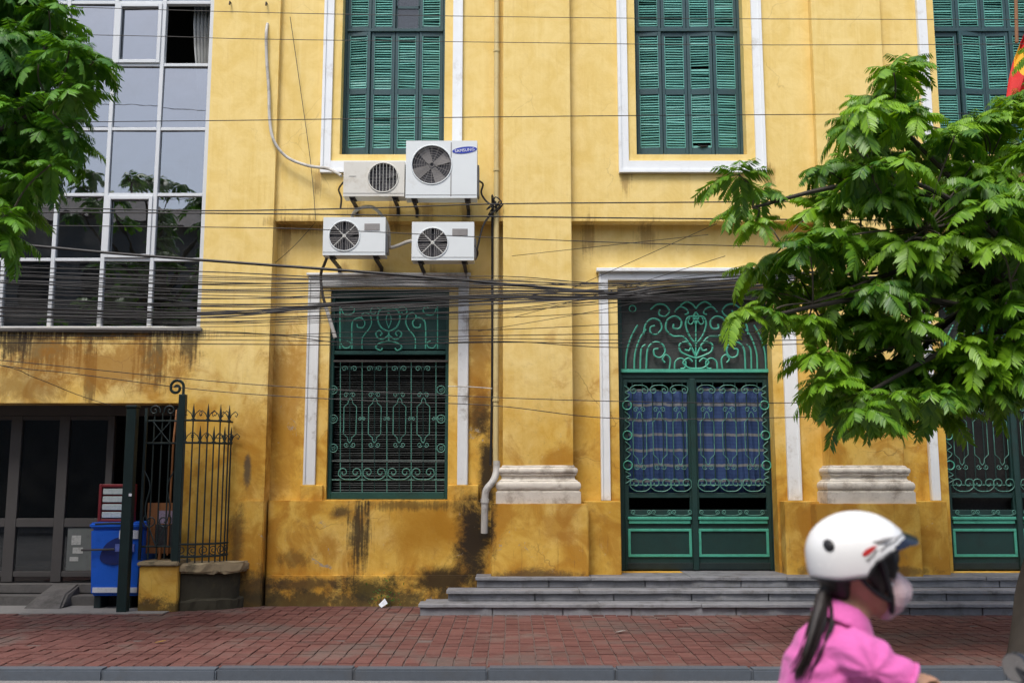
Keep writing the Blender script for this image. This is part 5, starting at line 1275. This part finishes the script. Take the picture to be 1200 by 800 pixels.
# sleeve hems, collar
for s_ in (-1, 1):
    c0 = QA(1042.5,793.6,s_,.20); d = (QA(1043,794,s_,.20)-QA(1016,777,s_,.188)).normalized(); ay = (Vector((0,1,0))-d*d.y).normalized(); b = d.cross(ay); hm = MB()
    hm.tube([c0 + ay*math.cos(2*math.pi*k/24)*.064 + b*math.sin(2*math.pi*k/24)*.060 for k in range(24)], .006, 6, True).build('sleeve_hem', M_PINK, shirt_o, smooth=True)
ax0 = (Q(1000,700)-Q(988,732)).normalized(); ay = Vector((0,1,0)); bx = ax0.cross(ay).normalized()
col = []; vs = []; n = 36; prof = ((.078,.072,-.006),(.068,.064,.022),(.061,.060,.040),(.066,.065,.044),(.078,.074,.026),(.092,.086,.002),(.096,.09,-.008))
cc = Q(989.5,727)
for (wy, wp, h) in prof:
    for k in range(n):
        t = 2*math.pi*k/n; fwd = -math.sin(t)          # lower at the throat
        vs.append(cc + ay*math.cos(t)*wy + bx*math.sin(t)*wp + ax0*(h*(1-.25*max(0,fwd)) - .014*max(0,fwd)))
co = MB().add(vs, [(i*n+k, i*n+(k+1)%n, (i+1)*n+(k+1)%n, (i+1)*n+k) for i in range(len(prof)-1) for k in range(n)]).build('collar', M_PINK, shirt_o, smooth=True)
co.modifiers.new('thick', 'SOLIDIFY').thickness = .003
blobby('trousers', [grow([(Q(946,905), .165, .115), (Q(945,925), .16, .11)], .012)] + [grow([(Q(950,915,s_*.08), .085, .09), (Q(1020,918,s_*.10), .078, .082), (Q(1105,925,s_*.12), .058, .062), (Q(1112,990,s_*.115), .052, .056), (Q(1099,1050,s_*.11), .04, .044)], .012) for s_ in (-1,1)], .010, M_JEAN, per, 4)
# hair and ponytail
hair = [[(Q(985,640), .082, .07), (Q(978,662), .078, .062), (Q(980,684), .066, .04), (Q(986,698), .05, .022)],
        [(Q(973,686), .020, .020), (Q(962,698,-.02), .017, .020), (Q(951,722,-.06), .018, .022), (Q(940,746,-.085), .013, .016), (Q(931,768,-.095), .007, .009), (Q(925,783,-.10), .004, .006)]]
for s_ in (-1, 1): hair.append([(Q(1000,648,s_*.072), .012, .04), (Q(1012,664,s_*.074), .012, .034), (Q(1020,680,s_*.070), .010, .022), (Q(1024,694,s_*.064), .006, .010)])
hair.append([(Q(1034,636), .062, .024), (Q(1043,648), .056, .018), (Q(1047,658), .04, .008)])
for s_ in (-1, 1): hair.append([(Q(1024,644,s_*.066), .010, .03), (Q(1034,660,s_*.062), .010, .024), (Q(1036,674,s_*.060), .006, .012)])
hr = blobby('hair', hair, .006, M_HAIR, per, 3)
rgk = random.Random(12)
for k in range(44):                                  # loose strands along the tail
    dy = rgk.gauss(0,.022); du = rgk.gauss(0,7.5)
    MB().tube(spline([Q(966+du*.4,692,dy*.6), Q(953+du,722,dy-.06), Q(938+du,755,dy*.9-.09), Q(924+du*1.2,782+rgk.uniform(-8,9),dy*.7-.10)], 5), [.003]*11+[.0022]*4+[.001], 4).build('strand', M_HAIR, hr, smooth=True)
MB().tube([Q(969,690)+Vector((0,.026*math.cos(2*math.pi*k/16),.018*math.sin(2*math.pi*k/16))) + Vector((.012*math.sin(2*math.pi*k/16),0,0)) for k in range(16)], .006, 6, True).build('hair_tie', M_BRD, hr, smooth=True)
# helmet
HC = Q(1004,647); HA, HH, HW = m_(58), m_(47.5), .118
tab = ((0,24),(40,13),(66,3),(84,-8),(97,-31),(130,-37),(180,-36))
def emin(d):
    d = abs((d+180) % 360 - 180)
    for (a0,e0),(a1,e1) in zip(tab, tab[1:]):
        if a0 <= d <= a1: t = (d-a0)/(a1-a0); t = t*t*(3-2*t); return e0+(e1-e0)*t
def hp(az, el, off=0):
    c = math.cos(R(el)) if el > 0 else math.cos(R(el*.62))
    t = R(az); k = 1+off/.13
    return HC + Vector((HA*c*math.cos(t)*k, -HW*c*math.sin(t)*k, HH*math.sin(R(el))*k))
hm = MB(); n, m = 64, 16; vs = [hp(0,90)]
for j in range(1, m+1):
    for k in range(n): az = 360*k/n; vs.append(hp(az, 90+(emin(az)-90)*j/m))
fs = [(0, 1+k, 1+(k+1)%n) for k in range(n)] + [(1+(j-1)*n+k, 1+j*n+k, 1+j*n+(k+1)%n, 1+(j-1)*n+(k+1)%n) for j in range(1, m) for k in range(n)]
hel = hm.add(vs, fs).build('helmet', M_HELM, per, smooth=True)
so = hel.modifiers.new('thick', 'SOLIDIFY'); so.thickness = .012; so.offset = -1
MB().tube([hp(360*k/n, emin(360*k/n), -.004) for k in range(n)], .006, 6, True).build('rim_trim', M_RUB, hel, smooth=True)
MB().tube([hp(az, 33 - abs(az)*.05 if False else emin(az)+13, .001) for az in range(-80, 81, 8)], .0022, 5).build('shell_line', M_FIN, hel)
vs = []; nn = 17
for k in range(nn):
    az = -62 + 124*k/(nn-1); p = hp(az, emin(az)+7, .003); q = hp(az, emin(az)+2, .003); f = math.cos(R(az*1.35)); f = max(0, f)
    out = Vector((.040*f, -.004*math.sin(R(az)), -.012*f)); vs += [p, q, p+out+Vector((0,0,-.004)), p+out+Vector((.001,0,-.008)), q+out*.9]
MB().add(vs, [(k*5+a_, k*5+b_, (k+1)*5+b_, (k+1)*5+a_) for k in range(nn-1) for a_, b_ in ((0,2),(2,3),(3,4),(4,1))]).build('visor', M_VIS, hel, smooth=True)
def Hs(u, v, off=.0015):
    x_ = (u-1004)/58; z_ = (647-v)/47.5; y_ = math.sqrt(max(.01, 1-x_*x_-(z_*z_ if z_ > 0 else (z_*.62)**2)))
    return HC + Vector((HA*x_, -HW*y_-off, HH*z_))
def decal(name, poly, mat, off=.0015):
    ps = [Hs(u, v, off) for u, v in poly]; c = sum(ps, Vector())/len(ps); c.y = min(p.y for p in ps) - .0006; n = len(ps)
    MB().add(ps + [c], [(k, (k+1)%n, n) for k in range(n)]).build(name, mat, hel, smooth=True)
decal('vent', [(962+5*math.cos(t*.3927), 637+7*math.sin(t*.3927)) for t in range(16)], M_RUB)
decal('graphic', [(993,645),(998,640),(1005,637),(1011,636),(1006,641),(1000,646),(995,648)], M_RED)
decal('graphic', [(1006,632),(1022,628),(1040,627),(1026,631),(1012,635)], M_FIN)
decal('graphic', [(996,652),(1002,648),(1008,641),(1012,640),(1006,647),(1000,653)], M_FIN)
for s_ in (-1, 1):
    MB().tube(spline([Q(1016,650,s_*.098), Q(1026,672,s_*.080), Q(1034,695,s_*.064), Q(1040,714,s_*.03), Q(1042,718,0)], 5), .009, 6).build('chin_strap', M_RUB, hel, smooth=True)
    MB().tube(spline([Q(990,668,s_*.098), Q(1012,688,s_*.078), Q(1032,700,s_*.066)], 5), .007, 6).build('chin_strap', M_RUB, hel, smooth=True)
# mask over nose and mouth, with loops to the ears
mk = blobby('face_mask', [[(Q(1040,678), .052, .036), (Q(1044,692), .058, .046), (Q(1042,706), .05, .040), (Q(1038,715), .034, .026)], [(Q(1050,676), .016, .016), (Q(1061,688), .02, .018), (Q(1060,700), .026, .016)]], .005, M_MASK, per, 5)
for s_ in (-1, 1): MB().tube(spline([Q(1038,682,s_*.055), Q(1022,676,s_*.074), Q(1008,668,s_*.082)], 4), .0025, 5).build('ear_loop', M_PRINTW, mk)
# ---- scooter (nearly all of it below the frame)
sx = Q(945,918).x
sco = thing('motor_scooter', 'dark motor scooter ridden by the person in pink', 'scooter', (sx + .45, YP, RZ))
def wheel(xc):
    r_ = .215; zc = RZ + r_
    My = Matrix.Translation((xc, YP, zc)) @ Matrix.Rotation(R(90), 4, 'X')
    w_ = MB().lathe([(r_*.66,-.035),(r_*.86,-.05),(r_*.97,-.03),(r_,0),(r_*.97,.03),(r_*.86,.05),(r_*.66,.035)], My, 28).build('wheel', M_RUB, sco, smooth=True)
    MB().lathe([(r_*.2,-.045),(r_*.6,-.037),(r_*.67,-.037),(r_*.67,.037),(r_*.6,.037),(r_*.2,.045)], My, 20).build('rim', M_FIN, w_, smooth=True)
wheel(sx - .22); wheel(sx + .98)
def shell(name, prof, hy, mat, bev=.03):
    return MB().prism([(sx+a_, z_) for a_, z_ in prof], YP-hy, YP+hy).build(name, mat, sco, bevel=bev, seg=3, smooth=True)
shell('seat', [(-.38,.44),(-.34,.50),(-.1,.50),(.12,.475),(.30,.49),(.34,.44),(.3,.40),(-.35,.40)], .12, M_RUB, .035)
shell('rear_body', [(-.52,.40),(-.42,.43),(.30,.395),(.36,.30),(.34,.06),(.10,.04),(-.05,.16),(-.36,.26)], .14, M_SCO, .05)
shell('floorboard', [(.30,.12),(.80,.12),(.84,.06),(.30,.02)], .15, M_RUB, .02)
shell('front_apron', [(.74,.10),(.80,.10),(.76,.40),(.64,.70),(.56,.76),(.54,.70),(.66,.40)], .17, M_SCO, .03)
shell('front_fender', [(.80,.22),(.88,.33),(1.02,.345),(1.14,.27),(1.02,.31),(.88,.29)], .055, M_SCO, .012)
shell('handlebar_cover', [(.44,.72),(.50,.80),(.60,.81),(.68,.74),(.60,.68),(.48,.68)], .13, M_SCO, .03)
MB().tube([(sx+.90,YP-.05,.30),(sx+.98,YP-.07,.13)], .022, 8).tube([(sx+.90,YP+.05,.30),(sx+.98,YP+.07,.13)], .022, 8).tube([(sx+.60,YP,.70),(sx+.90,YP,.30)], .035, 8).build('fork', M_CHROME, sco, smooth=True)
gq = QA(1166,839,1,.22); gx, gz_ = gq.x + .02, gq.z - .018
MB().tube(spline([(gx,YP-.32,gz_),(gx,YP-.18,gz_),(gx+.03,YP-.08,gz_-.01),(gx+.03,YP+.08,gz_-.01),(gx,YP+.18,gz_),(gx,YP+.32,gz_)], 4), .012, 8).build('handlebar', M_CHROME, sco, smooth=True)
for s_ in (-1, 1):
    MB().tube([(gx,YP+s_*.19,gz_),(gx,YP+s_*.31,gz_)], .018, 10).build('grip', M_RUB, sco, smooth=True)
    mc = P(1190, 782, YP+.26); mc.y = YP + s_*.26
    MB().tube(spline([(mc.x-.03,YP+s_*.14,gz_-.04),(mc.x-.01,YP+s_*.18,gz_+.01),(mc.x,YP+s_*.25,mc.z)], 4), .006, 6).build('mirror_stem', M_RUB, sco, smooth=True)
    Mm = Matrix.Translation(mc) @ Matrix.Rotation(R(12*s_), 4, 'Z') @ Matrix.Rotation(R(-90), 4, 'Y') @ Matrix.Diagonal((.72,1,1,1))
    h_ = MB().lathe([(.060,0),(.063,-.006),(.058,-.022),(.035,-.036),(.004,-.04)], Mm, 20).build('mirror', M_SCO, sco, smooth=True)
    MB().lathe([(.056,.0),(.056,.002)], Mm, 20).build('mirror_glass', M_CHROME, h_)
MB().lathe([(.07,0),(.06,.02),(.02,.03)], Matrix.Translation((sx+.67,YP,.72)) @ Matrix.Rotation(R(80),4,'Y'), 20).build('headlight', M_PRINTW, sco, smooth=True)
MB().box(sx-.55, sx-.50, YP-.05, YP+.05, .36, .41).build('tail_light', M_RED, sco, bevel=.01)
